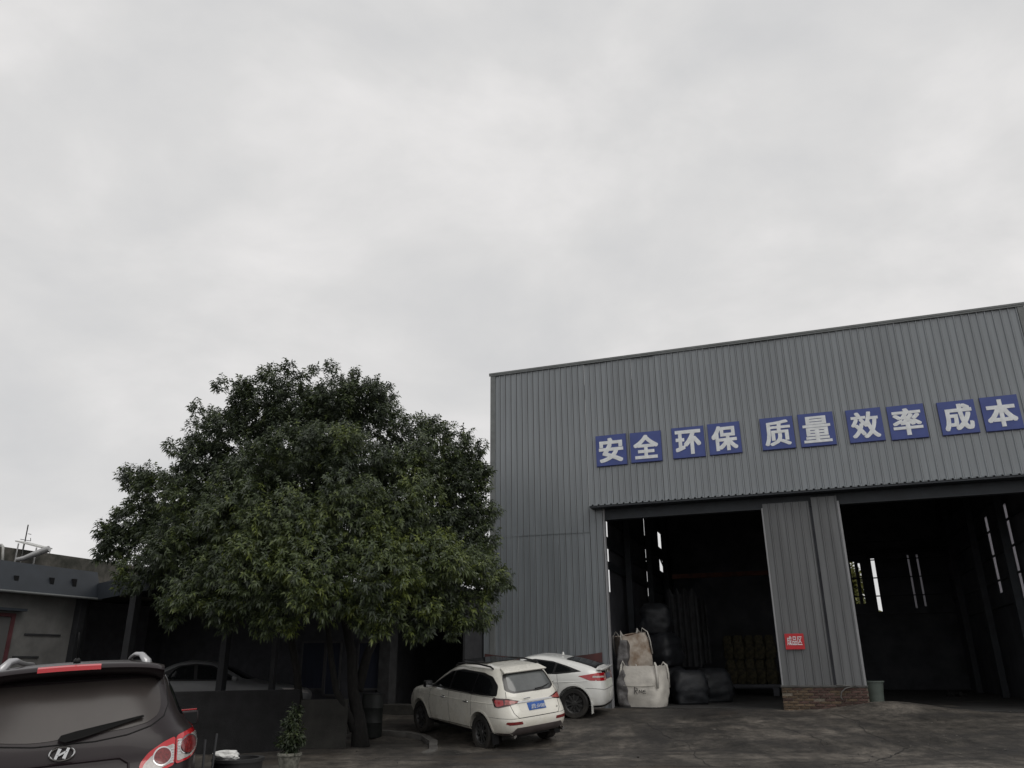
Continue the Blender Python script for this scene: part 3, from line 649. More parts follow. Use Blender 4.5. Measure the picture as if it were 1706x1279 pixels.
m_leaf = leaf_mat('evergreen_leaf', (.058, .073, .052), (.088, .117, .050), (.16, .195, .045), rough=.36)
m_leaf2 = leaf_mat('bush_leaf', (.02, .03, .015), (.035, .05, .022), (.07, .09, .03))
for k, (u_, y_) in enumerate([(on_y(1428, 970, 21).x, 21)]):
    p = wld(u_, y_, 0); t = thing('background_tree', ['leafy green tree seen through the narrow gaps in the back wall', 'tree beyond the back wall hidden behind the pier'][k], 'tree', p)
    MB().tube([(0, 0, 0), (.1, 0, 2), (0, .1, 4)], [.2, .15, .08], 8).build('trunk', m_bark, t)
    leaf_cloud('crown', [(Vector((random.uniform(-.9, -.1), random.uniform(-1, 1), 2.5 + random.uniform(0, 3.2))), .8, .75) for _ in range(7)], leaf_mat('bamboo_leaf', (.06, .07, .02), (.12, .13, .03), (.2, .2, .05)), t, 900, ls=.3, seed=5 + k)

# ------------------------------------------------------------------ big tree
TY = 18.3
tb = gh(595, 1240); tree = thing('broadleaf_tree', 'large dense evergreen tree with a wide rounded crown in front of the warehouse corner', 'tree', tb)
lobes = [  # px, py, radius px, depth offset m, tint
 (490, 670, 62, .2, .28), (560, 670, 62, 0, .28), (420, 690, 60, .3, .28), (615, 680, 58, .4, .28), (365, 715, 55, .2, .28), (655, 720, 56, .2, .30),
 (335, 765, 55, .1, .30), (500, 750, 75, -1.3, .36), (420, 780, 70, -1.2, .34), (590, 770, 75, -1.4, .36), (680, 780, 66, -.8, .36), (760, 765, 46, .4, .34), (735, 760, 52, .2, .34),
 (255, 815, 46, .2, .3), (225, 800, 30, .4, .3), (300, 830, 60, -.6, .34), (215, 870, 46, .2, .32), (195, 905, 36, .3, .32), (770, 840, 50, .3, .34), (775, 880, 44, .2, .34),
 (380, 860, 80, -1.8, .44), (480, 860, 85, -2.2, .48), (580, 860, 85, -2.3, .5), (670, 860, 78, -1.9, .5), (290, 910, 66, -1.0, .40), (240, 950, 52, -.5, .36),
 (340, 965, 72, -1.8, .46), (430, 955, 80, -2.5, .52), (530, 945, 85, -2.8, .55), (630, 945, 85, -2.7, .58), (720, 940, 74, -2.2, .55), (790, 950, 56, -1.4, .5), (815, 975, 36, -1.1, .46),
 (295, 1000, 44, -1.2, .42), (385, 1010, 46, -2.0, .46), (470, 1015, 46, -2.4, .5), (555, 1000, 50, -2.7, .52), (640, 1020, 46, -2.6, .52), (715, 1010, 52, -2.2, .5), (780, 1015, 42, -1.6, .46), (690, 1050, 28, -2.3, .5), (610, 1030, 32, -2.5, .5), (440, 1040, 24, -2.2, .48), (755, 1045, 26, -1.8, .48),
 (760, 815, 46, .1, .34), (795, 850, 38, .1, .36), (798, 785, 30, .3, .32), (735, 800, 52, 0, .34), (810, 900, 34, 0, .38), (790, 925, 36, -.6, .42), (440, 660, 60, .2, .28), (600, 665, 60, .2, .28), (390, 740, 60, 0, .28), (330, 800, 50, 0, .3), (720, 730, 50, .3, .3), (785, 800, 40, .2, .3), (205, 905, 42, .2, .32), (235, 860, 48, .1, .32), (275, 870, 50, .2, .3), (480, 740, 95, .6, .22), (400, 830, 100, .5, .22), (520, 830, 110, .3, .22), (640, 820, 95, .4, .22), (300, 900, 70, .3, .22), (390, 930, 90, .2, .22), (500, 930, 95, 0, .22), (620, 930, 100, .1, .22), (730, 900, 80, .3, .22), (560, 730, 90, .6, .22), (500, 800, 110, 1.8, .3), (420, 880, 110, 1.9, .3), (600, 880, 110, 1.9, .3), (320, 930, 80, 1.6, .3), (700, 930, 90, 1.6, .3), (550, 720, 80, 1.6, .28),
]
cs = []
for px, py, r_, dz, ti in lobes:
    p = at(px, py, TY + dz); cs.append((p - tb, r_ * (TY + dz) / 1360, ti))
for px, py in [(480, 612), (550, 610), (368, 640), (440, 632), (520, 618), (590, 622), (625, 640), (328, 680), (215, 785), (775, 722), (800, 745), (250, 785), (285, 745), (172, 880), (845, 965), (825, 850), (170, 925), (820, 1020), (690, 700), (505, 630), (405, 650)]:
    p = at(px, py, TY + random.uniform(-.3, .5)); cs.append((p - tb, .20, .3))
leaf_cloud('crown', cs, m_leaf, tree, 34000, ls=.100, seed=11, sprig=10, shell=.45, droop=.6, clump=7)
def P3(px, py, dz=0): return at(px, py, TY + dz) - tb
for pts, rr in [([(600, 1245, -.1), (598, 1200, -.1), (588, 1150, -.1), (586, 1090, 0), (575, 1030, 0), (560, 940, .2), (545, 840, .3), (530, 720, .4)], [.21, .15, .12, .11, .10, .10, .08, .04]),
                ([(590, 1215, -.15), (578, 1185, -.3), (560, 1150, -.5), (552, 1100, -.6), (547, 1050, -.6), (520, 980, -.4), (470, 900, -.2), (420, 820, 0)], [.10, .08, .07, .065, .06, .06, .05, .03]),
                ([(497, 1238, .2), (499, 1180, .2), (495, 1120, .2), (486, 1070, .2), (470, 1000, .2), (430, 920, .2), (370, 850, .2)], [.11, .09, .085, .085, .08, .07, .04]),
                ([(596, 1150, 0), (612, 1090, .2), (640, 1030, .3), (690, 960, .2), (740, 880, .2)], [.12, .1, .09, .07, .04])]:
    MB().tube([P3(*p) for p in pts], rr, 9).build('trunk', m_bark, tree, smooth=True)

# ------------------------------------------------------------------ under the tree
def gthing(name, label, cat, u, v, rz=0, group=None): return thing(name, label, cat, gh(u, v), rz, group)
# low walls
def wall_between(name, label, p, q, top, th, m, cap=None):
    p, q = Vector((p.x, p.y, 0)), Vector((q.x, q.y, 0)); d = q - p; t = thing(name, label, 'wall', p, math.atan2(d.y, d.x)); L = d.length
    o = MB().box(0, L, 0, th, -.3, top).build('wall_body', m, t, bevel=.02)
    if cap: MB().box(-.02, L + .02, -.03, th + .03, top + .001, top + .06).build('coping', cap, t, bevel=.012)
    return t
a, b = at(498, 1200, 17.6), at(579, 1200, 17.9); wall_between('low_wall', 'low pale concrete wall left of the tree trunk', a, b, .96, .25, mat('shade_dark_concrete', (.028, .027, .024), rough=.9, var=.35, vscale=2.5, bump=.3))  # pale wall coloured dark: shade under the tree is in its colour
a, b = at(285, 1200, 16.4), at(497, 1200, 17.55); wall_between('garden_wall', 'long dark low wall in front of the shaded pale car', a, b, 1.17, .25, mat('shade_black_wall', (.012, .012, .013), rough=.95, var=.4, vscale=3, bump=.5))  # near-black base colour carries the deep shade under tree and roof
# drum beside the trunk
t = gthing('waste_drum', 'dark ribbed drum standing right of the tree trunk', 'drum', 618, 1228)
MB().lathe([(.24, 0), (.25, .02), (.25, .3), (.262, .32), (.25, .34), (.25, .62), (.262, .64), (.25, .66), (.25, .93), (.235, .96), (.22, .93)], 24).build('drum_body', mat('dark_drum', (.012, .015, .014), rough=.6, var=.3), t, smooth=True, angle=R(35))
MB().lathe([(.245, .94), (.265, .945), (.265, .975), (.245, .98)], 24, cap=False).build('drum_rim', m_post, t, smooth=True, angle=R(35))
# pot plant
t = gthing('potted_plant', 'small leafy shrub in a pale stone pot near the tree', 'potted plant', 480, 1286)
MB().lathe([(.13, 0), (.15, .02), (.165, .16), (.185, .24), (.20, .25), (.20, .29), (.17, .29), (.16, .22)], 20).build('pot', m_pot, t, smooth=True, angle=R(40))
MB().tube([(0, 0, .2), (.02, 0, .5), (0, .01, .85)], [.02, .015, .008], 6).build('stem', m_bark, t)
leaf_cloud('foliage', [(Vector((0, 0, .42)), .17, .45), (Vector((.04, 0, .55)), .16, .5), (Vector((-.05, .02, .5)), .15, .45), (Vector((.0, 0, .75)), .13, .5), (Vector((.03, 0, .93)), .11, .4)], m_leaf2, t, 170, ls=.075, seed=3, sprig=9, shell=.3)
# black bin with crumpled white bag, stakes
bt = at(384, 1262, 8.4)
t = thing('rubbish_bin', 'black rubbish bin in the dark right of the plum car', 'bin', (bt.x + .08, bt.y, gz(bt.x, bt.y)))
hb = bt.z - gz(bt.x, bt.y)
MB().lathe([(.19, 0), (.21, .3), (.235, hb - .03), (.25, hb - .03), (.25, hb), (.2, hb), (.19, hb - .08)], 18).build('bin_body', m_binblk, t, smooth=True, angle=R(40))
MB().tube([(-.12, -.24, hb - .2), (-.1, -.27, hb - .2), (.1, -.27, hb - .2), (.12, -.24, hb - .2)], .012, 6).build('handle', m_post, t)
mb = MB(); bm = bmesh.new(); bmesh.ops.create_icosphere(bm, subdivisions=3, radius=.1)
for v in bm.verts: v.co = Vector((v.co.x * 1.25, v.co.y * .8, v.co.z * .45)) * (1 + .5 * noise.noise(v.co * 14) + .25 * noise.noise(v.co * 31))
me = bpy.data.meshes.new('crumpled_bag'); bm.to_mesh(me); bm.free(); me.materials.append(m_paper)
o = link('crumpled_bag', me); o.location = (bt.x - .0, bt.y - .08, bt.z + .03); tag(o, 'crumpled white plastic bag lying on the black bin', 'litter')
for k, (px, pt) in enumerate([(343, 1232), (357, 1222)]):
    p = at(px, pt, 8.0); g0 = gz(p.x, p.y)
    t = MB().tube([(0, 0, 0), (.01, 0, (p.z - g0) * .5), (-.005 + .03 * k, 0, p.z - g0)], .012, 6).build('garden_stake', m_post, smooth=True); t.location = (p.x, p.y, g0); tag(t, ['thin dark stake nearest the plum car', 'taller thin dark stake next to the black bin'][k], 'stake')
# curved kerb
kp = [(560, 1228), (600, 1225), (640, 1224), (680, 1227), (708, 1232), (722, 1240), (722, 1250), (706, 1256)]
mb = MB(); pts = [gh(*p) for p in kp]
pp = []
for a, b in zip(pts, pts[1:]):
    for k in range(5): pp.append(a.lerp(b, k / 5))
vs = []
for i, p in enumerate(pp):
    d = (pp[min(i + 1, len(pp) - 1)] - pp[max(0, i - 1)]); d.z = 0; d.normalize(); s = Vector((-d.y, d.x, 0)) * .09
    z = gz(p.x, p.y); hk = .015 + .085 * ss(i / 6) * ss((len(pp) - 1 - i) / 14) + .01 * noise.noise(p * 2); vs += [(p.x - s.x, p.y - s.y, z - .1), (p.x - s.x, p.y - s.y, z + hk), (p.x + s.x, p.y + s.y, z + hk), (p.x + s.x, p.y + s.y, z - .1)]
mb.add(vs, [(i * 4 + k, i * 4 + k + 1, i * 4 + 5 + k, i * 4 + 4 + k) for i in range(len(pp) - 1) for k in range(3)] + [(0, 1, 2, 3), tuple(len(vs) - 4 + k for k in range(4))]); tag(mb.build('kerb', m_conc), kind='structure')

# ------------------------------------------------------------------ shop row behind the tree
mat('shed_back_wall', (.075, .077, .088), rough=.9, var=.2)
shed = thing('long_shed', 'low dark shed with posts and blue curtained windows behind the tree', 'shed', ORG, ROTZ)
WY = -1.6
MB().box(-11, -3.0, WY, WY + .19, .0, 3.7).build('back_wall', _mats['shed_back_wall'], shed)
MB().box(-18, -10.9, WY, WY + .2, .0, 3.7).build('back_wall', mat('shed_back_wall', (.075, .077, .088), rough=.9, var=.2), shed)
MB().box(-3.2, -.35, WY - .9, WY + 3.4, 3.62, 3.74).build('roof', m_darkwall, shed)
CP = [loc(p) for p in [(-16, 24.6, 0), (-11.0, 21.0, 0), (-8.3, 18.15, 0), (-6.2, 18.5, 0), (-4.7, 19.6, 0)]] + [Vector((-3.21, WY, 0)), Vector((-16, WY, 0))]
mb = MB(); nC = len(CP); mb.add([(p.x, p.y, z) for z in (3.62, 3.74) for p in CP], [tuple(range(nC)), tuple(range(nC, 2 * nC))] + [(i, (i + 1) % nC, nC + (i + 1) % nC, nC + i) for i in range(nC)]).build('carport_roof', m_darkwall, shed)
for p, q in zip(CP[1:4], CP[2:5]):
    d = (q - p).normalized(); n_ = Vector((d.y, -d.x, 0)) * .05
    MB().add([(a.x + o.x, a.y + o.y, z) for z in (3.30, 3.72) for a, o in ((p, n_ * .1), (q, n_ * .1), (q, n_), (p, n_))], [(0, 1, 2, 3), (4, 5, 6, 7), (0, 1, 5, 4), (1, 2, 6, 5), (2, 3, 7, 6), (3, 0, 4, 7)]).build('fascia', m_fascia, shed)
for px, Y_, r_ in ((121, 20.7, .10), (212, 18.6, .09), (374, 19.3, .085), (458, 19.75, .06)):
    p = loc(at(px, 1090, Y_)); MB().box(p.x - r_, p.x + r_, p.y - r_, p.y + r_, .0, 3.6).build('post', m_post, shed, bevel=.01)
def win(p0, p1, v0, v1, m=m_blue):
    a, b = on_y(p0, v0, WY - .04), on_y(p1, v1, WY - .04)
    f = MB().box(a.x, b.x, WY - .10, WY - .05, b.z, b.z + .06).box(a.x, b.x, WY - .10, WY - .05, a.z - .06, a.z).box(a.x, a.x + .06, WY - .10, WY - .05, b.z, a.z).box(b.x - .06, b.x, WY - .10, WY - .05, b.z, a.z).build('window', mat('worn_frame', (.075, .075, .08), rough=.6, var=.2), shed)
    boxo('pane', m, f, a.x + .06, b.x - .06, WY - .075, WY - .055, b.z + .06, a.z - .06)
win(505, 540, 1068, 1150); win(545, 566, 1068, 1160); win(598, 640, 1068, 1150)
p = on_y(652, 1100, WY - .1); boxo('end_pillar', mat('shade_dark_plaster', (.05, .05, .052), rough=.9, var=.3), shed, p.x - .35, p.x, WY - .2, WY + .25, .2, 3.6)  # pillar plaster darkened, tree shade put into its colour
boxo('side_store_wall', m_darkwall, shed, -3.0, -.36, WY + 3.0, WY + 3.2, .3, 3.6); boxo('side_store_wall', m_darkwall, shed, -3.02, -2.9, WY + .2, WY + 3.0, .3, 3.6); boxo('side_store_wall', m_darkwall, shed, -.42, -.36, WY + .3, WY + 3.0, .3, 3.6)
MB().box(-3.4, -.36, WY - .45, WY + .05, .2, .62).build('plinth', mat('dark_plinth', (.06, .058, .052), rough=.9, var=.3), shed, bevel=.02)

# left building
lb0 = at(0, 1050, 18.8); lb = thing('plastered_building', 'low plastered building with blue grey awning and mossy parapet at the left edge', 'building', (lb0.x, lb0.y, 0), ROTZ)
def lbp(px, py):        # on its wall plane x = 0
    d = ray(px, py); o = Vector((lb0.x, lb0.y, 0)); s = (o - EYE).dot(HU) / d.dot(HU); q = EYE + d * s - o; return q.dot(HN), q.z
def on_plane_x(px, py, x):
    d = ray(px, py); o = Vector((lb0.x, lb0.y, 0)) + HU * x; s = (o - EYE).dot(HU) / d.dot(HU); q = EYE + d * s - o; return q.dot(HN), q.z
ye = lbp(138, 1050)[0]; zb, zt = lbp(0, 985)[1], lbp(0, 933)[1]; zp = lbp(0, 909)[1]
boxo('wall', m_plaster, lb, -6, 0, -8, ye, -.2, zb + .4)
boxo('end_pilaster', m_post, lb, -.05, .07, ye - .22, ye + .03, -.2, zb - .02)
MB().add([(.06, -8, zb), (.34, -8, zb - .02), (.05, -8, zt), (.06, ye + .1, zb), (.34, ye + .1, zb - .02), (.05, ye + .1, zt)], [(0, 1, 2), (3, 5, 4), (0, 3, 4, 1), (1, 4, 5, 2), (0, 2, 5, 3)]).build('awning', m_fascia, lb)
MB().tube([(.355, -8, zb - .01), (.355, ye + .1, zb - .01)], .03, 8).build('awning_gutter', m_trimd, lb)
for px in (15, 75, 113):
    y_, z_ = lbp(px, 968 + px * .05); boxo('vent', m_black, lb, .10, .232, y_ - .055, y_ + .055, z_ - .15, z_ + .13)
zp = on_plane_x(10, 911, -.9)[1]
MB().box(-6, -.9, -8, ye + 3.2, zb + .2, zp).build('parapet', m_moss, lb, bevel=.01)
boxo('roof_slab', m_darkwall, lb, -6, .02, -8, ye, zb + .401, zb + .45)
boxo('recess_wall', mat('grey_recess_wall', (.12, .12, .135), rough=.9, var=.2), lb, -6, -2.6, ye + .001, ye + 7.5, -.2, zb + .19)
y1, z1 = lbp(24, 1022); df = boxo('door_frame', mat('maroon_frame', (.10, .035, .04), rough=.5, var=.2), lb, .005, .07, y1 - .09, y1, -.1, z1); 
boxo('door', mat('door_glass', (.10, .10, .10), rough=.3), lb, .005, .04, y1 - .9, y1 - .092, -.1, z1 - .09); boxo('door_frame', _mats['maroon_frame'], lb, .005, .07, y1 - 1.0, y1 - .091, z1 - .08, z1)
boxo('door_hood', m_fascia, lb, .005, .22, y1 - 1.2, y1 + .15, z1 + .05, z1 + .11); 
y2, z2 = lbp(40, 1057); y3, z3 = lbp(100, 1057); boxo('wall_ledge', m_darkwall, lb, .003, .03, y2, y3, z2 - .01, z2 + .03)
y2, z2 = lbp(20, 1095); y3, z3 = lbp(63, 1095); boxo('wall_ledge', m_darkwall, lb, .003, .03, y2, y3, z2 - .01, z2 + .03)
# things on its roof
def onroof(px, py, Y): return at(px, py, Y)
YH = (EYE + ray(55, 930) * ((Vector((lb0.x, lb0.y, 0)) - HU * .35 - EYE).dot(HU) / ray(55, 930).dot(HU))).y; zp = zb + .45
hp = at(55, 930, YH); t = thing('solar_water_heater', 'small pale solar water heater with a slanted tank on the mossy roof', 'water heater', (hp.x, hp.y, zp - .02))
def lo(px, py, dy=0): q = at(px, py, YH + dy); return Vector((q.x - hp.x, q.y - hp.y, q.z - zp + .02))
a, b = lo(25, 902), lo(68, 913); c = a + Vector((0, .5, .04)); d = b + Vector((0, .5, .04)); nz = Vector((0, 0, .03))
MB().add([a, b, d, c, a + nz, b + nz, d + nz, c + nz], [(0, 1, 2, 3), (4, 5, 6, 7), (0, 1, 5, 4), (1, 2, 6, 5), (2, 3, 7, 6), (3, 0, 4, 7)]).build('collector_panel', m_pale, t)
for p in (lo(31, 905), lo(40, 906, .3), lo(61, 912)): MB().tube([p, (p.x, p.y, -.02)], .018, 6).build('leg', m_galv, t)
MB().tube([lo(28, 932, -.2), lo(40, 930, -.2), lo(60, 922, -.2), lo(82, 914, -.2)], [.05, .06, .075, .08], 10).build('tank', m_galv, t, smooth=True, angle=R(50))
MB().tube([lo(82, 913, -.2), lo(83, 922, -.2)], .012, 6).build('drain_spout', m_galv, t)
q = at(41, 905, 20.6); q2 = at(47, 874, 20.6); t = thing('antenna_mast', 'thin leaning antenna mast on the roof at the far left', 'antenna', (q.x, q.y, zp - .02))
dz_ = Vector((q.x, q.y, zp - .02))
MB().tube([(0, 0, 0), q - dz_, q2 - dz_], .015, 6).build('mast', m_post, t)
MB().tube([at(34, 898, 20.6) - dz_, at(51, 901, 20.6) - dz_], .008, 5).tube([at(47, 889, 20.6) - dz_, at(52, 890, 20.6) - dz_], .008, 5).tube([at(51, 901, 20.6) - dz_, at(51, 896, 20.6) - dz_], .008, 5).build('crossbar', m_post, t)
q = at(4, 940, 18.9); t = MB().tube([(0, 0, 0), at(5, 910, 18.9) - q, at(3, 907.5, 18.9) - q, at(-30, 907, 18.9) - q], .03, 8).build('vent_pipe', m_pale, smooth=True); t.location = q; tag(t, 'white bent pipe standing on the roof edge at the far left', 'pipe')

# loose stones and crumbs on the yard
mb = MB()
for k in range(420):
    p = gh(random.uniform(560, 1700), 1176 + 100 * random.random() ** .7); u_ = loc(p)
    if u_.y > -.15 and not (3.6 < u_.x < 8 or 10.1 < u_.x < 15): continue
    a = random.choice((.006, .008, .010, .012, .016, .022)) * random.uniform(.7, 1.3); c = Vector((p.x, p.y, p.z + a * .3))
    Mx = Matrix.Translation(c) @ Matrix.Rotation(random.uniform(0, 6), 4, 'Z') @ Matrix.Rotation(random.uniform(-.5, .5), 4, 'X')
    mb.add([Mx @ Vector(v) for v in ((a, 0, 0), (.2 * a, a * .8, 0), (-a, .1 * a, 0), (-.1 * a, -.9 * a, 0), (.1 * a, .1 * a, a * .7))], [(0, 1, 4), (1, 2, 4), (2, 3, 4), (3, 0, 4), (0, 3, 2, 1)], 0 if random.random() < .6 else 1)
tag(mb.build('gravel', [mat('pale_crumbs', (.13, .122, .11), rough=.95), mat('dark_crumbs', (.045, .042, .04), rough=.95)]), kind='stuff')

# ------------------------------------------------------------------ cars (local frame: +y forward, +x right, z up, origin on the ground between the axles)
def catmull(rows, sub):
    A = np.array(rows, float); out = []
    for i in range(len(A) - 1):
        p0, p1, p2, p3 = A[max(i - 1, 0)], A[i], A[i + 1], A[min(i + 2, len(A) - 1)]
        for k in range(sub):
            t = k / sub; out.append(.5 * (2 * p1 + (p2 - p0) * t + (2 * p0 - 5 * p1 + 4 * p2 - p3) * t * t + (3 * p1 - p0 - 3 * p2 + p3) * t ** 3))
    out.append(A[-1]); return np.array(out)
def car_shell(rows, sub=4, nk=112):
    """rows: z, rear y, front y, half width, plan exponent"""
    Rw = catmull(rows, sub); V = []; F = []
    for z, r, f, hw, n in Rw:
        m, h = (r + f) / 2, (f - r) / 2
        for k in range(nk):
            a = math.tau * k / nk; c, s = math.cos(a), math.sin(a)
            V.append((math.copysign(abs(s) ** (2 / n), s) * hw, m + math.copysign(abs(c) ** (2 / n), c) * h, z))
    for j in range(len(Rw) - 1):
        for k in range(nk): F.append((j * nk + k, j * nk + (k + 1) % nk, (j + 1) * nk + (k + 1) % nk, (j + 1) * nk + k))
    F.append(tuple(reversed(range(nk)))); F.append(tuple(range((len(Rw) - 1) * nk, len(Rw) * nk)))
    return V, F
def cut_arches(me, axles, rad, hw, zc):
    o = bpy.data.objects.new('shell', me); col.objects.link(o); cut = []
    for y in axles:
        for s in (-1, 1):
            mb = MB(); M = Matrix.Translation((s * (hw + .12), y, zc)) @ Matrix.Rotation(R(90), 4, 'Y') @ Matrix.Translation((0, 0, -.42))
            mb.lathe([(rad, 0), (rad, .84)], 40, M); c = mb.build('cutter', m_black); cut.append(c)
            md = o.modifiers.new('arch', 'BOOLEAN'); md.object = c; md.operation = 'DIFFERENCE'; md.solver = 'EXACT'
    dg = bpy.context.evaluated_depsgraph_get(); me2 = bpy.data.meshes.new_from_object(o.evaluated_get(dg))
    bpy.data.objects.remove(o)
    for c in cut: bpy.data.objects.remove(c)
    return me2
class Car:
    def __init__(s, name, label, cat, pos, rz, rows, paint, axles, hw, wr, tilt=(0, 0), nk=112, sub=4):
        s.root = thing(name, label, cat, pos, rz=0, rot=(tilt[0], tilt[1], rz))
        V, F = car_shell(rows, sub, nk); mb = MB().add(V, F); me0 = mb.mesh('body', paint)
        s.bvh = BVHTree.FromPolygons([Vector(v) for v in V], F)
        me = cut_arches(me0, axles, wr + .06, hw, wr); me.materials.clear(); me.materials.append(paint)
        bm = bmesh.new(); bm.from_mesh(me)
        for f in bm.faces: f.smooth = True; f.material_index = 0
        for ed in bm.edges:
            if len(ed.link_faces) == 2 and ed.calc_face_angle(0) > R(38): ed.smooth = False
        bm.to_mesh(me); bm.free(); me.name = 'body'; s.body = link('body', me, s.root); s.wr = wr
        for y in axles:
            for sd in (-1, 1): s.wheel(sd, y, hw)
        MB().box(-hw + .3, hw - .3, axles[0] - .4, axles[1] + .4, .22, .5).build('underbody', m_black, s.root)
    def wheel(s, sd, y, hw):
        wr = s.wr; M = Matrix.Translation((sd * (hw - .125), y, wr)) @ Matrix.Rotation(R(90) * sd, 4, 'Y')
        w_ = thing0('wheel', s.root); wm = MB().lathe([(wr * .66, -.10), (wr * .93, -.11), (wr * .99, -.09), (wr, -.05), (wr, .05), (wr * .99, .09), (wr * .93, .11), (wr * .70, .105), (wr * .655, .08), (wr * .655, -.08)], 36, M, cap=False)
        tw = wm.build('wheel', m_tyre, s.root, smooth=True, angle=R(35)); bpy.data.objects.remove(w_)
        r = MB().lathe([(wr * .66, .07), (wr * .64, .085), (wr * .58, .06), (wr * .56, .02), (.01, .02)], 36, M, cap=False)
        for k in range(10):
            a = k * math.tau / 10; Mk = M @ Matrix.Rotation(a, 4, 'Z'); r.box(.05, wr * .63, -.018, .018, .04, .075, M=Mk)
        r.lathe([(.001, .085), (.055, .085), (.07, .06)], 16, M, cap=False); r.build('rim', m_rim, tw, smooth=True, angle=R(35))
    def decal(s, name, poly, O, U, D, m, off=.004, parent=None, grid=.05, rnd=0, label=None, V=(0, 0, 1)):
        O, U, D, V = Vector(O), Vector(U).normalized(), Vector(D).normalized(), Vector(V)
        poly = [Vector((p[0], p[1])) for p in poly]
        if rnd: poly = round_poly(poly, rnd)
        dense = []
        for a, b in zip(poly, poly[1:] + poly[:1]):
            k = max(1, int((b - a).length / grid)); dense += [a.lerp(b, i / k) for i in range(k)]
        nb = len(dense); x0, x1 = min(p.x for p in dense), max(p.x for p in dense); y0, y1 = min(p.y for p in dense), max(p.y for p in dense)
        inner = []; y = y0 + grid * .5
        while y < y1:
            x = x0 + grid * .5
            while x < x1:
                q = Vector((x, y))
                if inside(q, dense) and min((q - p).length for p in dense) > grid * .4: inner.append(q)
                x += grid
            y += grid
        vv, ee, ff, *_ = delaunay_2d_cdt(dense + inner, [(i, (i + 1) % nb) for i in range(nb)], [], 1, 1e-5)
        pts = []
        for q in vv:
            o = O + U * q.x + V * q.y; h = s.bvh.ray_cast(o - D * 3, D); p, nn = (h[0], h[1]) if h[0] else (None, None)
            pts.append((p, nn))
        good = [p for p, n_ in pts if p]
        for i, (p, n_) in enumerate(pts):
            if p is None:
                o = O + U * vv[i].x + V * vv[i].y; h = s.bvh.find_nearest(o); pts[i] = (h[0], h[1])
        P = []
        for p, n_ in pts:
            if n_.dot(D) > 0: n_ = -n_
            P.append(p + n_ * off)
        nP = len(P); P2 = [p + n_ * -.012 if n_.dot(D) < 0 else p - n_ * -.012 for p, n_ in pts]
        F = [list(f) for f in ff]; cnt = {}
        for f in F:
            for a, b in zip(f, f[1:] + f[:1]): cnt[(a, b)] = 1
        sk = [(a, b) for (a, b) in cnt if (b, a) not in cnt]; mb = MB().add(P + P2, F + [[a, b, b + nP, a + nP] for a, b in sk])
        me = bpy.data.meshes.new(name); me.from_pydata([tuple(p) for p in mb.v], [], mb.f); me.materials.append(m)
        bm = bmesh.new(); bm.from_mesh(me); bmesh.ops.delete(bm, geom=[v for v in bm.verts if not v.link_faces], context='VERTS'); bmesh.ops.recalc_face_normals(bm, faces=bm.faces)
        for f in bm.faces: f.smooth = True
        for ed in bm.edges:
            if len(ed.link_faces) == 2 and ed.calc_face_angle(0) > R(40): ed.smooth = False
        bm.to_mesh(me); bm.free(); ob = link(name, me, parent or s.root)
        if label: ob['label'] = label
        return ob
    def line(s, name, pl, O, U, D, m=None, w=.004, off=.003, n=10, V=(0, 0, 1)):
        O, U, D, V = Vector(O), Vector(U).normalized(), Vector(D).normalized(), Vector(V); mb = MB(); Q = []
        for a, b in zip(pl, pl[1:]):
            for k in range(n): Q.append((a[0] + (b[0] - a[0]) * k / n, a[1] + (b[1] - a[1]) * k / n))
        Q.append(pl[-1]); pts = []
        for q in Q:
            h = s.bvh.ray_cast(O + U * q[0] + V * q[1] - D * 3, D)
            if h[0]: pts.append(h[0] - D * off * .3)
        if len(pts) > 1: mb.tube(pts, w, 5); return mb.build(name, m or m_seam, s.root)
    def left(s): return (0, 0, 0), (0, 1, 0), (1, 0, 0)        # polygon coordinates (y, z) seen from the left side
    def right(s): return (0, 0, 0), (0, 1, 0), (-1, 0, 0)
    def rear(s): return (0, 0, 0), (1, 0, 0), (0, 1, 0)
def thing0(name, parent): o = bpy.data.objects.new(name, None); return o
def inside(q, P):
    c = False
    for a, b in zip(P, P[1:] + P[:1]):
        if (a.y > q.y) != (b.y > q.y) and q.x < (b.x - a.x) * (q.y - a.y) / (b.y - a.y) + a.x: c = not c
    return c
def round_poly(P, r, n=5):
    out = []
    for i, p in enumerate(P):
        a, b = P[i - 1], P[(i + 1) % len(P)]; da, db = (a - p), (b - p); k = min(r, da.length * .45, db.length * .45)
        s_, e_ = p + da.normalized() * k, p + db.normalized() * k
        for j in range(n + 1): t = j / n; out.append(s_ * (1 - t) ** 2 + p * 2 * t * (1 - t) + e_ * t * t)
    return out
def mirror(P): return [(-x, z) for x, z in P][::-1]

# ---- cream SUV ---------------------------------------------------------------
rowsA = [(.26, -2.10, 2.02, .78, 6), (.33, -2.24, 2.16, .87, 6), (.50, -2.31, 2.26, .905, 6), (.63, -2.32, 2.29, .92, 6), (.76, -2.28, 2.27, .925, 5.6), (.90, -2.20, 2.17, .92, 5.4), (.97, -2.17, 2.02, .912, 5.2), (1.02, -2.15, 1.75, .90, 5.0),
         (1.07, -2.13, 1.38, .885, 5), (1.11, -2.11, 1.18, .87, 5), (1.22, -2.04, .98, .83, 5), (1.36, -1.94, .70, .775, 5), (1.50, -1.82, .38, .705, 5), (1.57, -1.74, .18, .655, 4.6), (1.62, -1.62, -.06, .57, 4), (1.65, -1.36, -.36, .42, 3.4), (1.665, -1.05, -.62, .2, 2.6)]
RL = gh(807, 1245); hdg = R(-34)
fwd = Vector((math.sin(hdg), math.cos(hdg), 0)); rgt = Vector((math.cos(hdg), -math.sin(hdg), 0))
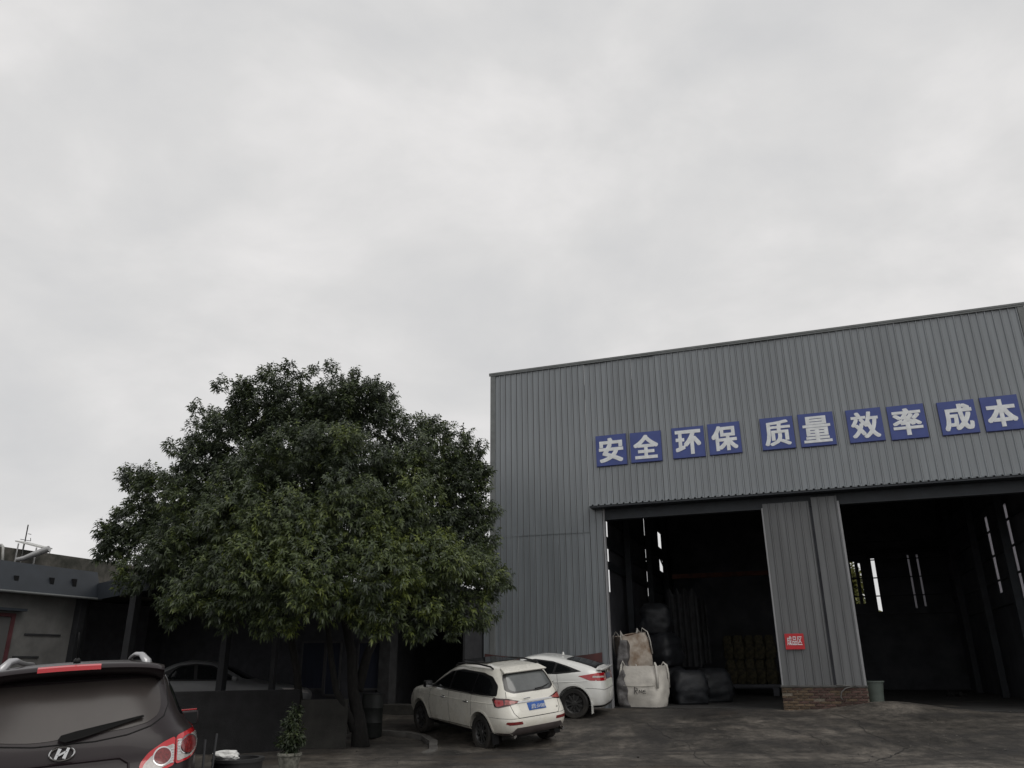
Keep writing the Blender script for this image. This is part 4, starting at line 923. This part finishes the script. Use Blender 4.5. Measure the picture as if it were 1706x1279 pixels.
cpos = RL + fwd * 1.36 + rgt * .80; cpos.z = (gz(*(cpos + fwd * 1.36 - rgt * .8).xy) + gz(*(cpos - fwd * 1.36 - rgt * .8).xy) + gz(*(cpos + fwd * 1.36 + rgt * .8).xy) + gz(*(cpos - fwd * 1.36 + rgt * .8).xy)) / 4
def slopes(c, f, r): return (math.atan2(gz(*(c + f * 1.36).xy) - gz(*(c - f * 1.36).xy), 2.72), -math.atan2(gz(*(c + r * .8).xy) - gz(*(c - r * .8).xy), 1.6))
rowsA = [(z + .08 * max(0, (.5 - z) / .24), r + .03, f - .06, w_, n) for z, r, f, w_, n in rowsA]
A = Car('parked_suv', 'cream white SUV with a blue number plate parked beside the tree', 'SUV', cpos, -hdg, rowsA, m_wpaint, (-1.36, 1.36), .92, .355, tilt=slopes(cpos, fwd, rgt))
O, U, D = A.left()
winA = [(-1.86, 1.10), (-1.80, 1.30), (-1.60, 1.46), (-1.30, 1.52), (-.4, 1.535), (.10, 1.46), (.45, 1.30), (.86, 1.12), (.86, 1.09), (-1.0, 1.09)]
for sd, (O, U, D) in ((-1, A.left()), (1, A.right())):
    A.decal('side_window', winA, O, U, D, m_black, off=.003, rnd=.05)
    A.decal('side_window_pane', [(-1.72, 1.13), (-1.68, 1.29), (-1.52, 1.42), (-1.22, 1.48), (-1.12, 1.48), (-1.05, 1.13)], O, U, D, m_glass, off=.006, rnd=.04)
    A.decal('side_window_pane', [(-1.0, 1.13), (-1.07, 1.485), (-.16, 1.485), (-.10, 1.13)], O, U, D, m_glass, off=.006, rnd=.03)
    A.decal('side_window_pane', [(-.02, 1.13), (-.07, 1.48), (.10, 1.41), (.42, 1.27), (.70, 1.13)], O, U, D, m_glass, off=.006, rnd=.03)
    A.line('window_chrome', [(-1.82, 1.085), (-.5, 1.078), (.88, 1.08)], O, U, D, m_chrome, w=.008)
    for pl in ([(-.05, 1.08), (-.08, .40)], [(-1.02, 1.08), (-1.03, .72), (-.95, .42)], [(.80, 1.08), (.86, .75), (.80, .42)], [(-1.0, .42), (.80, .40)]): A.line('door_gap', pl, O, U, D, w=.0035)
    A.line('body_crease', [(-1.95, .96), (.0, .93), (1.6, .92)], O, U, D, m_wpaint, w=.010, off=.0)
    A.decal('fuel_flap', [(-1.62, .80), (-1.62, .93), (-1.47, .93), (-1.47, .80)], O, U, D, m_wpaint, off=.003, rnd=.03) if sd < 0 else None
    A.decal('sill_trim', [(-.98, .33), (-.95, .42), (.95, .40), (.98, .33)], O, U, D, m_skirt, off=.006)
    for y in (-.85, .18):
        x = sd * (.925); MB().tube([(x * 1.0, y - .10, .925), (x * 1.035, y - .06, .93), (x * 1.035, y + .06, .93), (x * 1.0, y + .10, .925)], .014, 6).build('door_handle', m_chrome, A.root, smooth=True)
        A.decal('handle_recess', [(y - .07, .90), (y - .07, .955), (y + .07, .955), (y + .07, .90)], O, U, D, m_black, off=.002, rnd=.02)
    mb = MB().tube([(sd * .86, .72, 1.12), (sd * .93, .72, 1.13)], .03, 6); mb.build('mirror_arm', m_black, A.root)
    o = MB().box(-.10, .10, -.07, .07, -.07, .075).build('mirror', m_black, A.root, bevel=.03, smooth=True); o.location = (sd * 1.0, .74, 1.16)
    boxo('mirror_glass', m_chrome, o, -.085, .085, -.076, -.071, -.055, .06)
    MB().tube([(sd * .60, -1.50, 1.60), (sd * .615, -1.40, 1.645), (sd * .62, -.9, 1.672), (sd * .62, -.4, 1.66), (sd * .61, -.02, 1.62), (sd * .60, .08, 1.58)], .02, 7).build('roof_rail', m_black, A.root, smooth=True)
    A.decal('arch_trim', [(-1.36 + .46 * math.cos(a), .355 + .46 * math.sin(a)) for a in np.linspace(-.1, math.pi + .1, 20)] + [(-1.36 + .418 * math.cos(a), .355 + .418 * math.sin(a)) for a in np.linspace(math.pi + .1, -.1, 20)], O, U, D, m_wpaint, off=.008)
    A.decal('arch_trim', [(1.36 + .46 * math.cos(a), .355 + .46 * math.sin(a)) for a in np.linspace(-.1, math.pi + .1, 20)] + [(1.36 + .418 * math.cos(a), .355 + .418 * math.sin(a)) for a in np.linspace(math.pi + .1, -.1, 20)], O, U, D, m_wpaint, off=.008)
O, U, D = A.rear()
gA = [(-.63, 1.20), (-.57, 1.44), (-.50, 1.52), (.50, 1.52), (.57, 1.44), (.63, 1.20), (.48, 1.14), (-.48, 1.14)]
rw = A.decal('rear_window', gA, O, U, D, m_frit, off=.003, rnd=.05); A.decal('pane', [(-.55, 1.22), (-.50, 1.43), (-.46, 1.48), (.46, 1.48), (.50, 1.43), (.55, 1.22), (.45, 1.17), (-.45, 1.17)], O, U, D, m_rglassw, off=.006, rnd=.05, parent=rw)
MB().add([(-.56, -1.86, 1.545), (.56, -1.86, 1.545), (.50, -1.62, 1.625), (-.50, -1.62, 1.625), (-.56, -1.84, 1.515), (.56, -1.84, 1.515), (.50, -1.6, 1.54), (-.50, -1.6, 1.54)], [(0, 1, 2, 3), (4, 7, 6, 5), (0, 4, 5, 1), (1, 5, 6, 2), (3, 7, 4, 0)]).build('roof_spoiler', m_wpaint, A.root, bevel=.012, smooth=True)
MB().tube([(.06, -2.09, 1.185), (.25, -2.09, 1.20), (.48, -2.03, 1.245)], [.016, .012, .007], 6).build('rear_wiper', m_black, A.root)
A.line('tailgate_gap', [(-.62, 1.18), (-.66, 1.02), (-.62, .98), (-.58, .78), (-.50, .69), (.50, .69), (.58, .78), (.62, .98), (.66, 1.02), (.62, 1.18)], O, U, D, w=.005, n=14)
A.decal('chrome_bar', [(-.46, .955), (-.42, .985), (.42, .985), (.46, .955)], O, U, D, m_chrome, off=.02, rnd=.01)
A.decal('plate_recess', [(-.42, .80), (-.42, .95), (.42, .95), (.42, .80)], O, U, D, m_wpaint, off=.002, rnd=.03)
pl = A.decal('number_plate', [(-.22, .80), (-.22, .94), (.22, .94), (.22, .80)], O, U, D, m_plate, off=.012)
o = link('plate_lettering', text_mesh('湘L·5V085', .098, m_white, off=.002, ext=.001), pl); o.rotation_euler = (R(90), 0, 0); o.location = (0, -2.265, .868); o.scale = (.86, 1.05, 1); o.rotation_euler = (R(98), 0, 0)
for s in (-1, 1):
    Oc, Uc, Dc = (s * .62, -1.85, 0), (s * .62, .785, 0), (-s * .785, .62, 0)
    lp = [(-.42, .975), (-.16, 1.055), (.16, 1.075), (.20, 1.04), (.13, .90), (.04, .885), (-.2, .925)]
    A.decal('tail_light', lp, Oc, Uc, Dc, m_lampk, off=.006, rnd=.02, grid=.03)
    A.decal('tail_light_lens', [(-.08, .94), (-.06, 1.03), (.11, 1.04), (.14, 1.01), (.09, .915), (.03, .91)], Oc, Uc, Dc, m_lampr, off=.010, rnd=.02, grid=.03)
    A.decal('tail_light_lens', [(-.36, .977), (-.16, 1.03), (-.09, 1.035), (-.10, .94), (-.2, .945)], Oc, Uc, Dc, mat('pale_red_lens', (.42, .10, .09), rough=.2, coat=.8, var=.5, vscale=30), off=.010, rnd=.02, grid=.03)
    A.decal('reflector', [(s * .42, .57), (s * .44, .625), (s * .74, .63), (s * .76, .60), (s * .70, .57)], O, U, D, m_lampd, off=.007, rnd=.01)
A.decal('bumper_skirt', [(-.93, .34), (-.93, .41), (-.66, .41), (-.56, .51), (.56, .51), (.66, .41), (.93, .41), (.93, .34)], O, U, D, m_skirt, off=.01, rnd=.02)
for s in (-1, 1): MB().tube([(s * .62, -2.27, .35), (s * .62, -2.0, .35)], .04, 12, flat=.6).build('exhaust', m_chrome, A.root, smooth=True, angle=R(40))
A.line('bumper_gap', [(-.9, .70), (-.6, .685), (.6, .685), (.9, .70)], O, U, D, w=.004)
MB().box(-.42, .42, -.95, .05, 1.6725, 1.684).build('sunroof', m_glass, A.root, bevel=.005)
o = link('badge', text_mesh('S6', .05, m_chrome, ext=.003), A.root); o.rotation_euler = (R(98), 0, 0); o.location = (.50, -2.235, .80); o['label'] = 'small chrome badge'
MB().tube([(-.30, -2.16, 1.035), (-.22, -2.165, 1.045), (-.14, -2.165, 1.035)], .012, 6).build('badge', m_chrome, A.root)
Of, Uf, Df = (0, 0, 0), (1, 0, 0), (0, -1, 0)
A.decal('windscreen', [(-.70, 1.16), (-.58, 1.50), (.58, 1.50), (.70, 1.16)], Of, Uf, Df, m_glass, off=.004, rnd=.05)
A.decal('grille', [(-.4, .55), (-.45, .85), (.45, .85), (.4, .55)], Of, Uf, Df, m_black, off=.006, rnd=.04)
for s in (-1, 1): A.decal('headlight', [(s * .5, .78), (s * .52, .88), (s * .82, .92), (s * .84, .84)], Of, Uf, Df, m_lampc, off=.006, rnd=.02)
for s in (-1, 1): boxo('mud_flap', m_black, A.root, s * .80 - .08, s * .80 + .08, -1.80, -1.785, .17, .40)

# ---- white fastback crossover ----------------------------------------------------
rowsB = [(.22, -2.30, 2.20, .78, 6), (.30, -2.42, 2.36, .88, 6), (.46, -2.50, 2.45, .925, 6), (.62, -2.52, 2.46, .94, 6), (.78, -2.50, 2.36, .945, 5.6), (.88, -2.47, 2.10, .94, 5.4), (.95, -2.45, 1.75, .93, 5.2), (1.02, -2.43, 1.35, .91, 5.0),
         (1.07, -2.40, 1.10, .89, 4.8), (1.14, -2.30, .92, .85, 4.6), (1.22, -1.95, .72, .80, 4.4), (1.32, -1.55, .48, .735, 4.2), (1.40, -1.18, .28, .675, 4), (1.46, -.85, .08, .60, 3.8), (1.49, -.62, -.12, .50, 3.4), (1.505, -.42, -.25, .30, 2.8)]
rowsB = [(z, (r if r > -1.9 else -1.9 + (r + 1.9) * .42), f - .1, w_ * .955, n) for z, r, f, w_, n in rowsB]
hB = R(-71.5); fB = Vector((math.sin(hB), math.cos(hB), 0)); rB = Vector((math.cos(hB), -math.sin(hB), 0))
RLB = wld(0, 0, 0); p0 = on_y(958, 1199, -2.15); RLB = wld(p0.x, -2.15, 0)
cB = RLB + fB * 1.4 + rB * .84; cB.z = (gz(*(cB - rB * .8).xy) + gz(*(cB + rB * .8).xy)) / 2
B = Car('parked_crossover', 'white fastback crossover parked by the warehouse wall behind the cream SUV', 'car', cB, -hB, rowsB, m_wpaint2, (-1.4, 1.4), .90, .36, tilt=slopes(cB, fB, rB))
for sd, (O, U, D) in ((-1, B.left()), (1, B.right())):
    B.decal('side_window', [(-1.62, 1.115), (-1.25, 1.245), (-.85, 1.36), (-.35, 1.42), (.0, 1.38), (.35, 1.24), (.68, 1.09), (.6, 1.06), (-1.0, 1.06)], O, U, D, m_black, off=.003, rnd=.03)
    B.decal('side_window_pane', [(-1.45, 1.13), (-1.18, 1.23), (-.98, 1.30), (-.92, 1.10)], O, U, D, m_glass, off=.006, rnd=.02)
    B.decal('side_window_pane', [(-.86, 1.09), (-.92, 1.315), (-.36, 1.39), (-.24, 1.385), (-.2, 1.09)], O, U, D, m_glass, off=.006, rnd=.02)
    B.decal('side_window_pane', [(-.12, 1.09), (-.16, 1.385), (.02, 1.34), (.33, 1.21), (.55, 1.09)], O, U, D, m_glass, off=.006, rnd=.02)
    for pl in ([(-.16, 1.06), (-.18, .38)], [(-.98, 1.06), (-1.02, .75), (-.95, .4)], [(.72, 1.0), (.74, .4)]): B.line('door_gap', pl, O, U, D, w=.0035)
    B.line('body_crease', [(-2.2, .90), (0, .84), (1.6, .80)], O, U, D, m_wpaint2, w=.012, off=0)
    for y in (-.8, .05): MB().tube([(sd * .895, y - .1, .90), (sd * .925, y - .06, .905), (sd * .925, y + .06, .905), (sd * .895, y + .1, .90)], .014, 6).build('door_handle', m_chrome, B.root, smooth=True)
    o = MB().box(-.10, .10, -.07, .07, -.06, .07).build('mirror', m_wpaint2, B.root, bevel=.03, smooth=True); o.location = (sd * .97, .62, 1.10)
    B.decal('sill_trim', [(-.95, .22), (-.95, .33), (.95, .33), (.95, .22)], O, U, D, m_skirt, off=.006)
    for yc in (-1.4, 1.4): B.decal('arch_trim', [(yc + .475 * math.cos(a), .36 + .475 * math.sin(a)) for a in np.linspace(-.2, math.pi + .2, 20)] + [(yc + .422 * math.cos(a), .36 + .422 * math.sin(a)) for a in np.linspace(math.pi + .2, -.2, 20)], O, U, D, m_wpaint2, off=.012)
    boxo('mud_flap', m_wpaint2, B.root, sd * .80 - .08, sd * .80 + .08, -1.87, -1.845, .12, .4, bevel=.008)
O, U, D = B.rear()
# steep back glass is seen from above: project it straight down
B.decal('rear_window', [(-.60, -1.96), (-.50, -1.15), (.50, -1.15), (.60, -1.96)], (0, 0, 0), (1, 0, 0), (0, 0, -1), m_black, off=.003, rnd=.06, V=(0, 1, 0))
B.decal('rear_window_pane', [(-.54, -1.91), (-.45, -1.2), (.45, -1.2), (.54, -1.91)], (0, 0, 0), (1, 0, 0), (0, 0, -1), m_glass, off=.006, rnd=.06, V=(0, 1, 0))
MB().box(-.66, .66, -2.13, -1.98, 1.135, 1.165).build('tail_spoiler', m_wpaint2, B.root, bevel=.012, smooth=True)
B.decal('dark_tail_panel', [(-.40, .88), (-.52, 1.10), (.52, 1.10), (.40, .88)], O, U, D, m_glass, off=.006, rnd=.02)
B.decal('number_plate', [(-.22, .90), (-.22, 1.02), (.22, 1.02), (.22, .90)], O, U, D, mat('dark_blue_plate', (.015, .03, .09), rough=.3), off=.012)
MB().lathe([(.03, 0), (.045, .004), (.045, .01), (.03, .012)], 16, Matrix.Translation((0, -2.125, 1.055)) @ Matrix.Rotation(R(90), 4, 'X')).build('badge', m_chrome, B.root)
B.decal('plate_recess', [(-.40, .70), (-.44, .87), (.44, .87), (.40, .70)], O, U, D, mat('recess_paint', (.55, .58, .52), rough=.3, coat=.5), off=.003, rnd=.03)
for s in (-1, 1):
    Oc, Uc, Dc = (s * .70, -1.98, 0), (s * .5, .866, 0), (-s * .866, .5, 0)
    B.decal('tail_light', [(-.34, .86), (-.30, 1.05), (-.02, 1.07), (.46, 1.01), (.2, .90)], Oc, Uc, Dc, m_lampr, off=.006, rnd=.02, grid=.03)
    B.decal('tail_light_lens', [(-.25, .945), (-.22, .985), (.10, 1.005), (.12, .965)], Oc, Uc, Dc, m_lampc, off=.010, rnd=.015, grid=.03)
B.line('bumper_gap', [(-.94, .74), (-.6, .66), (.6, .66), (.94, .74)], O, U, D, w=.005)
B.decal('bumper_skirt', [(-.94, .18), (-.94, .30), (.94, .30), (.94, .18)], O, U, D, m_black, off=.008)
MB().lathe([(.03, 0), (.028, .05), (.012, .09)], 10, Matrix.Translation((0, -.95, 1.455))).build('roof_antenna', m_wpaint2, B.root, smooth=True)
B.decal('windscreen', [(-.68, 1.12), (-.55, 1.40), (.55, 1.40), (.68, 1.12)], Of, Uf, Df, m_glass, off=.004, rnd=.05)

# ---- silver saloon in the shade ----------------------------------------------------
rowsC = [(.20, -2.15, 2.10, .74, 6), (.32, -2.28, 2.24, .84, 6), (.52, -2.34, 2.32, .87, 6), (.66, -2.33, 2.28, .875, 5.4), (.76, -2.30, 2.05, .87, 5), (.83, -2.26, 1.65, .86, 5), (.90, -2.18, 1.15, .84, 5), (.96, -1.95, .92, .81, 5), (1.02, -1.62, .76, .78, 4.6), (1.15, -1.40, .50, .72, 4.4), (1.28, -1.15, .20, .66, 4.2), (1.37, -.90, -.05, .58, 4), (1.42, -.65, -.32, .38, 3)]
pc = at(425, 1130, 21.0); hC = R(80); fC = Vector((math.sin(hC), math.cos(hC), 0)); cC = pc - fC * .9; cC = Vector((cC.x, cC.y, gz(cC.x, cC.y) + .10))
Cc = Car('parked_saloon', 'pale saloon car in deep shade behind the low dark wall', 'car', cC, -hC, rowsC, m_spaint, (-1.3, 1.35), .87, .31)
for sd, (O, U, D) in ((-1, Cc.left()), (1, Cc.right())):
    Cc.decal('side_window', [(-1.35, .96), (-1.12, 1.16), (-.85, 1.29), (-.45, 1.335), (-.05, 1.29), (.3, 1.12), (.62, .95), (.4, .94), (-1.1, .94)], O, U, D, m_black, off=.003, rnd=.03)
    Cc.decal('side_window_pane', [(-.35, .97), (-.40, 1.30), (-.08, 1.26), (.25, 1.10), (.46, .97)], O, U, D, m_glass, off=.006, rnd=.02)
    Cc.decal('side_window_pane', [(-1.12, .98), (-.95, 1.18), (-.78, 1.27), (-.48, 1.30), (-.43, .97)], O, U, D, m_glass, off=.006, rnd=.02)
    o = MB().box(-.09, .09, -.06, .06, -.06, .06).build('mirror', m_spaint, Cc.root, bevel=.025, smooth=True); o.location = (sd * .95, .55, .99)
Cc.decal('windscreen', [(-.66, .97), (-.52, 1.30), (.52, 1.30), (.66, .97)], Of, Uf, Df, m_glass, off=.004, rnd=.05)
O, U, D = Cc.rear(); Cc.decal('rear_window', [(-.62, 1.0), (-.5, 1.28), (.5, 1.28), (.62, 1.0)], O, U, D, m_glass, off=.004, rnd=.05)
for s in (-1, 1): Cc.decal('tail_light', [(s * .5, .68), (s * .5, .80), (s * .8, .82), (s * .82, .70)], O, U, D, m_lampr, off=.006, rnd=.02); Cc.decal('headlight', [(s * .5, .62), (s * .5, .72), (s * .8, .76), (s * .82, .66)], Of, Uf, Df, m_lampc, off=.006, rnd=.02)

# ---- dark plum SUV, near left ------------------------------------------------------
rowsD = [(.28, -2.10, 2.05, .80, 6), (.36, -2.22, 2.2, .89, 6), (.52, -2.30, 2.3, .93, 6.5), (.68, -2.31, 2.32, .945, 7), (.82, -2.27, 2.28, .95, 7), (.93, -2.215, 2.1, .95, 7), (1.02, -2.19, 1.8, .945, 7), (1.10, -2.165, 1.4, .925, 6.5), (1.17, -2.135, 1.2, .895, 6),
         (1.28, -2.075, 1.0, .835, 5.4), (1.40, -2.005, .78, .785, 5), (1.52, -1.92, .5, .72, 4.8), (1.60, -1.85, .3, .665, 4.8), (1.645, -1.78, .1, .61, 4.6), (1.68, -1.62, -.1, .57, 4.2), (1.70, -1.3, -.4, .40, 3.4), (1.708, -1.0, -.6, .2, 2.6)]
rowsD = [(z, r, f, w_ * (1.03 if z < 1.11 else 1.0), n) for z, r, f, w_, n in rowsD]
hD = R(-26.0); fD = Vector((math.sin(hD), math.cos(hD), 0)); rD = Vector((math.cos(hD), -math.sin(hD), 0))
rc = at(135, 1180, 6.30); cD = rc + fD * 2.2; cD.z = gz(*cD.xy) + .09
Dk = Car('plum_suv', 'dark plum SUV with red ringed tail lights close by at the lower left', 'SUV', cD, -hD, rowsD, m_dpaint, (-1.35, 1.35), .945, .365, tilt=(0, R(-3.5)), nk=176, sub=6)
O, U, D = Dk.rear()
gD = [(-.78, 1.33), (-.74, 1.50), (-.68, 1.60), (.68, 1.60), (.74, 1.50), (.78, 1.33), (.72, 1.255), (.56, 1.225), (.3, 1.21), (.12, 1.165), (-.12, 1.165), (-.3, 1.165), (-.56, 1.21), (-.72, 1.25)]
gD = [(.665, 1.56), (.69, 1.48), (.705, 1.33), (.675, 1.25), (.58, 1.19), (.42, 1.145), (.2, 1.12), (-.2, 1.12), (-.42, 1.145), (-.58, 1.19), (-.675, 1.25), (-.705, 1.33), (-.69, 1.48), (-.665, 1.56)]
rw = Dk.decal('rear_window', gD, O, U, D, m_dpaint2, off=.003, rnd=.05)
Dk.decal('pane', [(.60, 1.54), (.635, 1.44), (.645, 1.32), (.625, 1.26), (.56, 1.215), (.42, 1.188), (.22, 1.172), (.02, 1.165), (-.08, 1.148), (-.22, 1.145), (-.42, 1.165), (-.56, 1.205), (-.625, 1.26), (-.645, 1.32), (-.635, 1.44), (-.60, 1.54)], O, U, D, m_rglass, off=.007, rnd=.05, parent=rw)
Dk.line('tailgate_gap', gD + gD[:1], O, U, D, w=.006, n=10)
Dk.line('body_gap', [(.68, 1.60), (.755, 1.46), (.80, 1.33), (.865, 1.22), (.90, 1.17)], O, U, D, w=.004, n=10)
# spoiler with high brake light
sp = MB(); n_ = 24; vs = []
for i in range(n_ + 1):
    x = -.655 + 1.31 * i / n_; c = 1 - (x / .655) ** 2; e_ = 1 - abs(x / .655) ** 8
    yb = -2.06 - .05 * c + .06 * (1 - e_); zt_ = 1.640 + .032 * c - .02 * (1 - e_)
    vs += [(x, -1.55, zt_ + .01 + .005 * c), (x, yb + .12, zt_ + .018), (x, yb + .02, zt_ + .004), (x, yb, zt_ - .022), (x, yb + .02, zt_ - .042), (x, -1.83, zt_ - .09), (x, -1.6, zt_ - .1)]
k_ = 7; sp.add(vs, [(i * k_ + j, i * k_ + j + 1, (i + 1) * k_ + j + 1, (i + 1) * k_ + j) for i in range(n_) for j in range(k_ - 1)] + [tuple(range(k_)), tuple(range(n_ * k_, n_ * k_ + k_))])
spo = sp.build('roof_spoiler', m_dpaint, Dk.root, smooth=True, angle=R(55))
bl = MB(); vs = []
for i in range(13):
    x = -.24 + .43 * i / 12; c = 1 - (x / .69) ** 2; yb = -2.06 - .05 * c; zt_ = 1.640 + .032 * c
    vs += [(x, yb - .006, zt_ - .004), (x, yb - .008, zt_ - .034), (x, yb + .05, zt_ - .036), (x, yb + .03, zt_ + .008)]
bl.add(vs, [(i * 4 + j, i * 4 + (j + 1) % 4, i * 4 + 4 + (j + 1) % 4, i * 4 + 4 + j) for i in range(12) for j in range(4)] + [(0, 1, 2, 3), (48, 49, 50, 51)]).build('high_brake_light', mat('bright_red_lens', (.55, .02, .03), rough=.25, coat=.6), spo)
# wiper
WP = [(-.05, -2.19, 1.155), (-.0, -2.20, 1.135), (.12, -2.185, 1.155), (.53, -2.115, 1.262), (.52, -2.115, 1.274), (.07, -2.17, 1.205), (-.03, -2.18, 1.185)]
MB().add(WP + [(x, y + .03, z) for x, y, z in WP], [(0, 1, 2, 3, 4, 5, 6), (13, 12, 11, 10, 9, 8, 7)] + [(i, (i + 1) % 7, 7 + (i + 1) % 7, 7 + i) for i in range(7)]).build('rear_wiper', mat('wiper_rubber', (.008, .008, .008), rough=.8, spec=.2), Dk.root, bevel=.004)
# emblem: slanted letter in an oval
em = thing0('emblem', None); mb = MB(); n_ = 40
ring = [Vector((.092 * math.cos(k * math.tau / n_), 0, .052 * math.sin(k * math.tau / n_))) for k in range(n_)]
for k in range(n_): mb.tube([ring[k], ring[(k + 1) % n_]], .0075, 6)
def bar(P): mb.add([(x, -.008, z) for x, z in P] + [(x, .006, z) for x, z in P], [tuple(range(len(P))), tuple(reversed(range(len(P), 2 * len(P))))] + [(i, (i + 1) % len(P), len(P) + (i + 1) % len(P), len(P) + i) for i in range(len(P))])
bar([(-.055, -.035), (-.035, -.042), (-.005, .035), (-.03, .043)]); bar([(.03, -.043), (.005, -.035), (.035, .042), (.055, .035)]); bar([(-.04, -.012), (-.02, -.018), (.04, .012), (.02, .018)])
o = mb.build('emblem', m_chrome, Dk.root, smooth=True, angle=R(40)); o.location = (-.01, -2.20, 1.062); o.scale = (.88, 1, .88); o.rotation_euler = (R(-10), 0, 0)
# number plate recess
Dk.decal('plate_recess', [(-.42, .76), (-.42, .95), (-.37, .98), (.37, .98), (.42, .95), (.42, .76)], O, U, D, m_dpaint2, off=.004, rnd=.05)
Dk.line('recess_edge', [(-.46, .80), (-.44, .95), (-.38, .99), (.38, .99), (.44, .95), (.46, .80)], O, U, D, m_dpaint, w=.011, off=.0, n=8)
Dk.line('bumper_gap', [(-.95, .74), (-.6, .72), (.6, .72), (.95, .74)], O, U, D, w=.005)
# tail lights, projected on the rear corner
for s in (-1, 1):
    Oc, Uc, Dc = (0, 0, 0), (s, 0, 0), (0, 1, 0)
    L1 = [(0.514, 0.845), (0.519, 0.935), (0.576, 1.005), (0.678, 1.065), (0.763, 1.095), (0.763, 0.895), (0.637, 0.855), (0.545, 0.830)]
    L2 = [(0.771, 1.097), (0.843, 1.115), (0.910, 1.125), (0.956, 1.110), (0.971, 1.055), (0.966, 0.995), (0.925, 0.945), (0.864, 0.915), (0.771, 0.897)]
    for L, cx, cz, inn in ((L1, .673, .965, [(0.531, 0.857), (0.545, 0.920), (0.596, 0.977), (0.678, 1.023), (0.756, 1.045), (0.756, 0.917), (0.637, 0.873), (0.555, 0.850)]), (L2, .861, 1.02, [(0.778, 1.057), (0.843, 1.075), (0.910, 1.095), (0.948, 1.090), (0.958, 1.045), (0.951, 1.000), (0.915, 0.957), (0.864, 0.933), (0.778, 0.915)])):
        tl_ = Dk.decal('tail_light', L, Oc, Uc, Dc, mat('tail_red', (.52, .01, .018), rough=.15, coat=.8), off=.008, rnd=.025, grid=.03)
        Dk.decal('clear_lens', inn, Oc, Uc, Dc, m_lampc, off=.012, rnd=.02, grid=.03, parent=tl_)
        for k in range(6):
            zz = cz - .055 + k * .019; x0 = cx + (.055 if cx < .7 else -.083); Dk.decal('lens_rib', [(x0, zz), (x0, zz + .008), (x0 + .026, zz + .008), (x0 + .026, zz)], Oc, Uc, Dc, m_chrome, off=.014, parent=tl_)
        ci = lambda r: [(cx + r * math.cos(a), cz + r * 1.0 * math.sin(a)) for a in np.linspace(0, math.tau, 29)[:-1]]
        Dk.decal('lamp_ring', ci(.068), Oc, Uc, Dc, m_chrome, off=.016, grid=.03, parent=tl_); Dk.decal('lamp_lens', ci(.058), Oc, Uc, Dc, m_lampd, off=.021, grid=.03, parent=tl_)
    MB().tube([(s * .545, -1.52, 1.62), (s * .53, -1.51, 1.68), (s * .49, -1.47, 1.735), (s * .445, -1.42, 1.742), (s * .415, -1.3, 1.722), (s * .41, -.9, 1.715), (s * .415, -.3, 1.715), (s * .43, .02, 1.70), (s * .45, .15, 1.62)], [.045, .045, .032, .024, .02, .018, .018, .024, .03], 8, flat=.7).build('roof_rail', mat('silver_rail', (.45, .45, .46), rough=.3, metal=.6), Dk.root, smooth=True)
    o = MB().box(-.12, .12, -.06, .06, -.075, .075).build('mirror', m_dpaint, Dk.root, bevel=.035, smooth=True); o.location = (s * 1.05, .62, 1.06)
    boxo('mirror_glass', m_black, o, -.1, .1, -.066, -.0605, -.06, .06); MB().box(-.10, .10, .0, .03, .077, .092).build('mirror_indicator', m_lampr, o, bevel=.004)
    O2, U2, D2 = Dk.left() if s < 0 else Dk.right()
    Dk.decal('side_window', [(-1.75, 1.24), (-1.62, 1.46), (-1.3, 1.55), (-.3, 1.56), (.1, 1.50), (.5, 1.34), (.85, 1.17), (-1.0, 1.17)], O2, U2, D2, m_glass, off=.004, rnd=.05)
    for pl in ([(-.1, 1.16), (-.12, .42)], [(-1.05, 1.16), (-1.08, .8), (-.95, .45)], [(.8, 1.16), (.85, .5)]): Dk.line('door_gap', pl, O2, U2, D2, w=.004)
    Dk.decal('reflector', [(s * .60, .50), (s * .60, .56), (s * .82, .57), (s * .82, .52)], O, U, D, m_lampd, off=.007, rnd=.01)
Dk.decal('bumper_skirt', [(-.94, .26), (-.94, .46), (.94, .46), (.94, .26)], O, U, D, m_skirt, off=.008, rnd=.02)
Dk.decal('number_plate', [(-.22, .77), (-.22, .91), (.22, .91), (.22, .77)], O, U, D, m_plate, off=.012)
MB().lathe([(.028, 0), (.026, .03), (.014, .045)], 12, Matrix.Translation((.0, -1.62, 1.69))).tube([(0, -1.62, 1.73), (.0, -1.70, 1.83), (.0, -1.78, 1.93)], [.007, .006, .004], 6).build('roof_antenna', m_black, Dk.root, smooth=True)
Dk.decal('windscreen', [(-.72, 1.22), (-.62, 1.56), (.62, 1.56), (.72, 1.22)], Of, Uf, Df, m_glass, off=.004, rnd=.05)
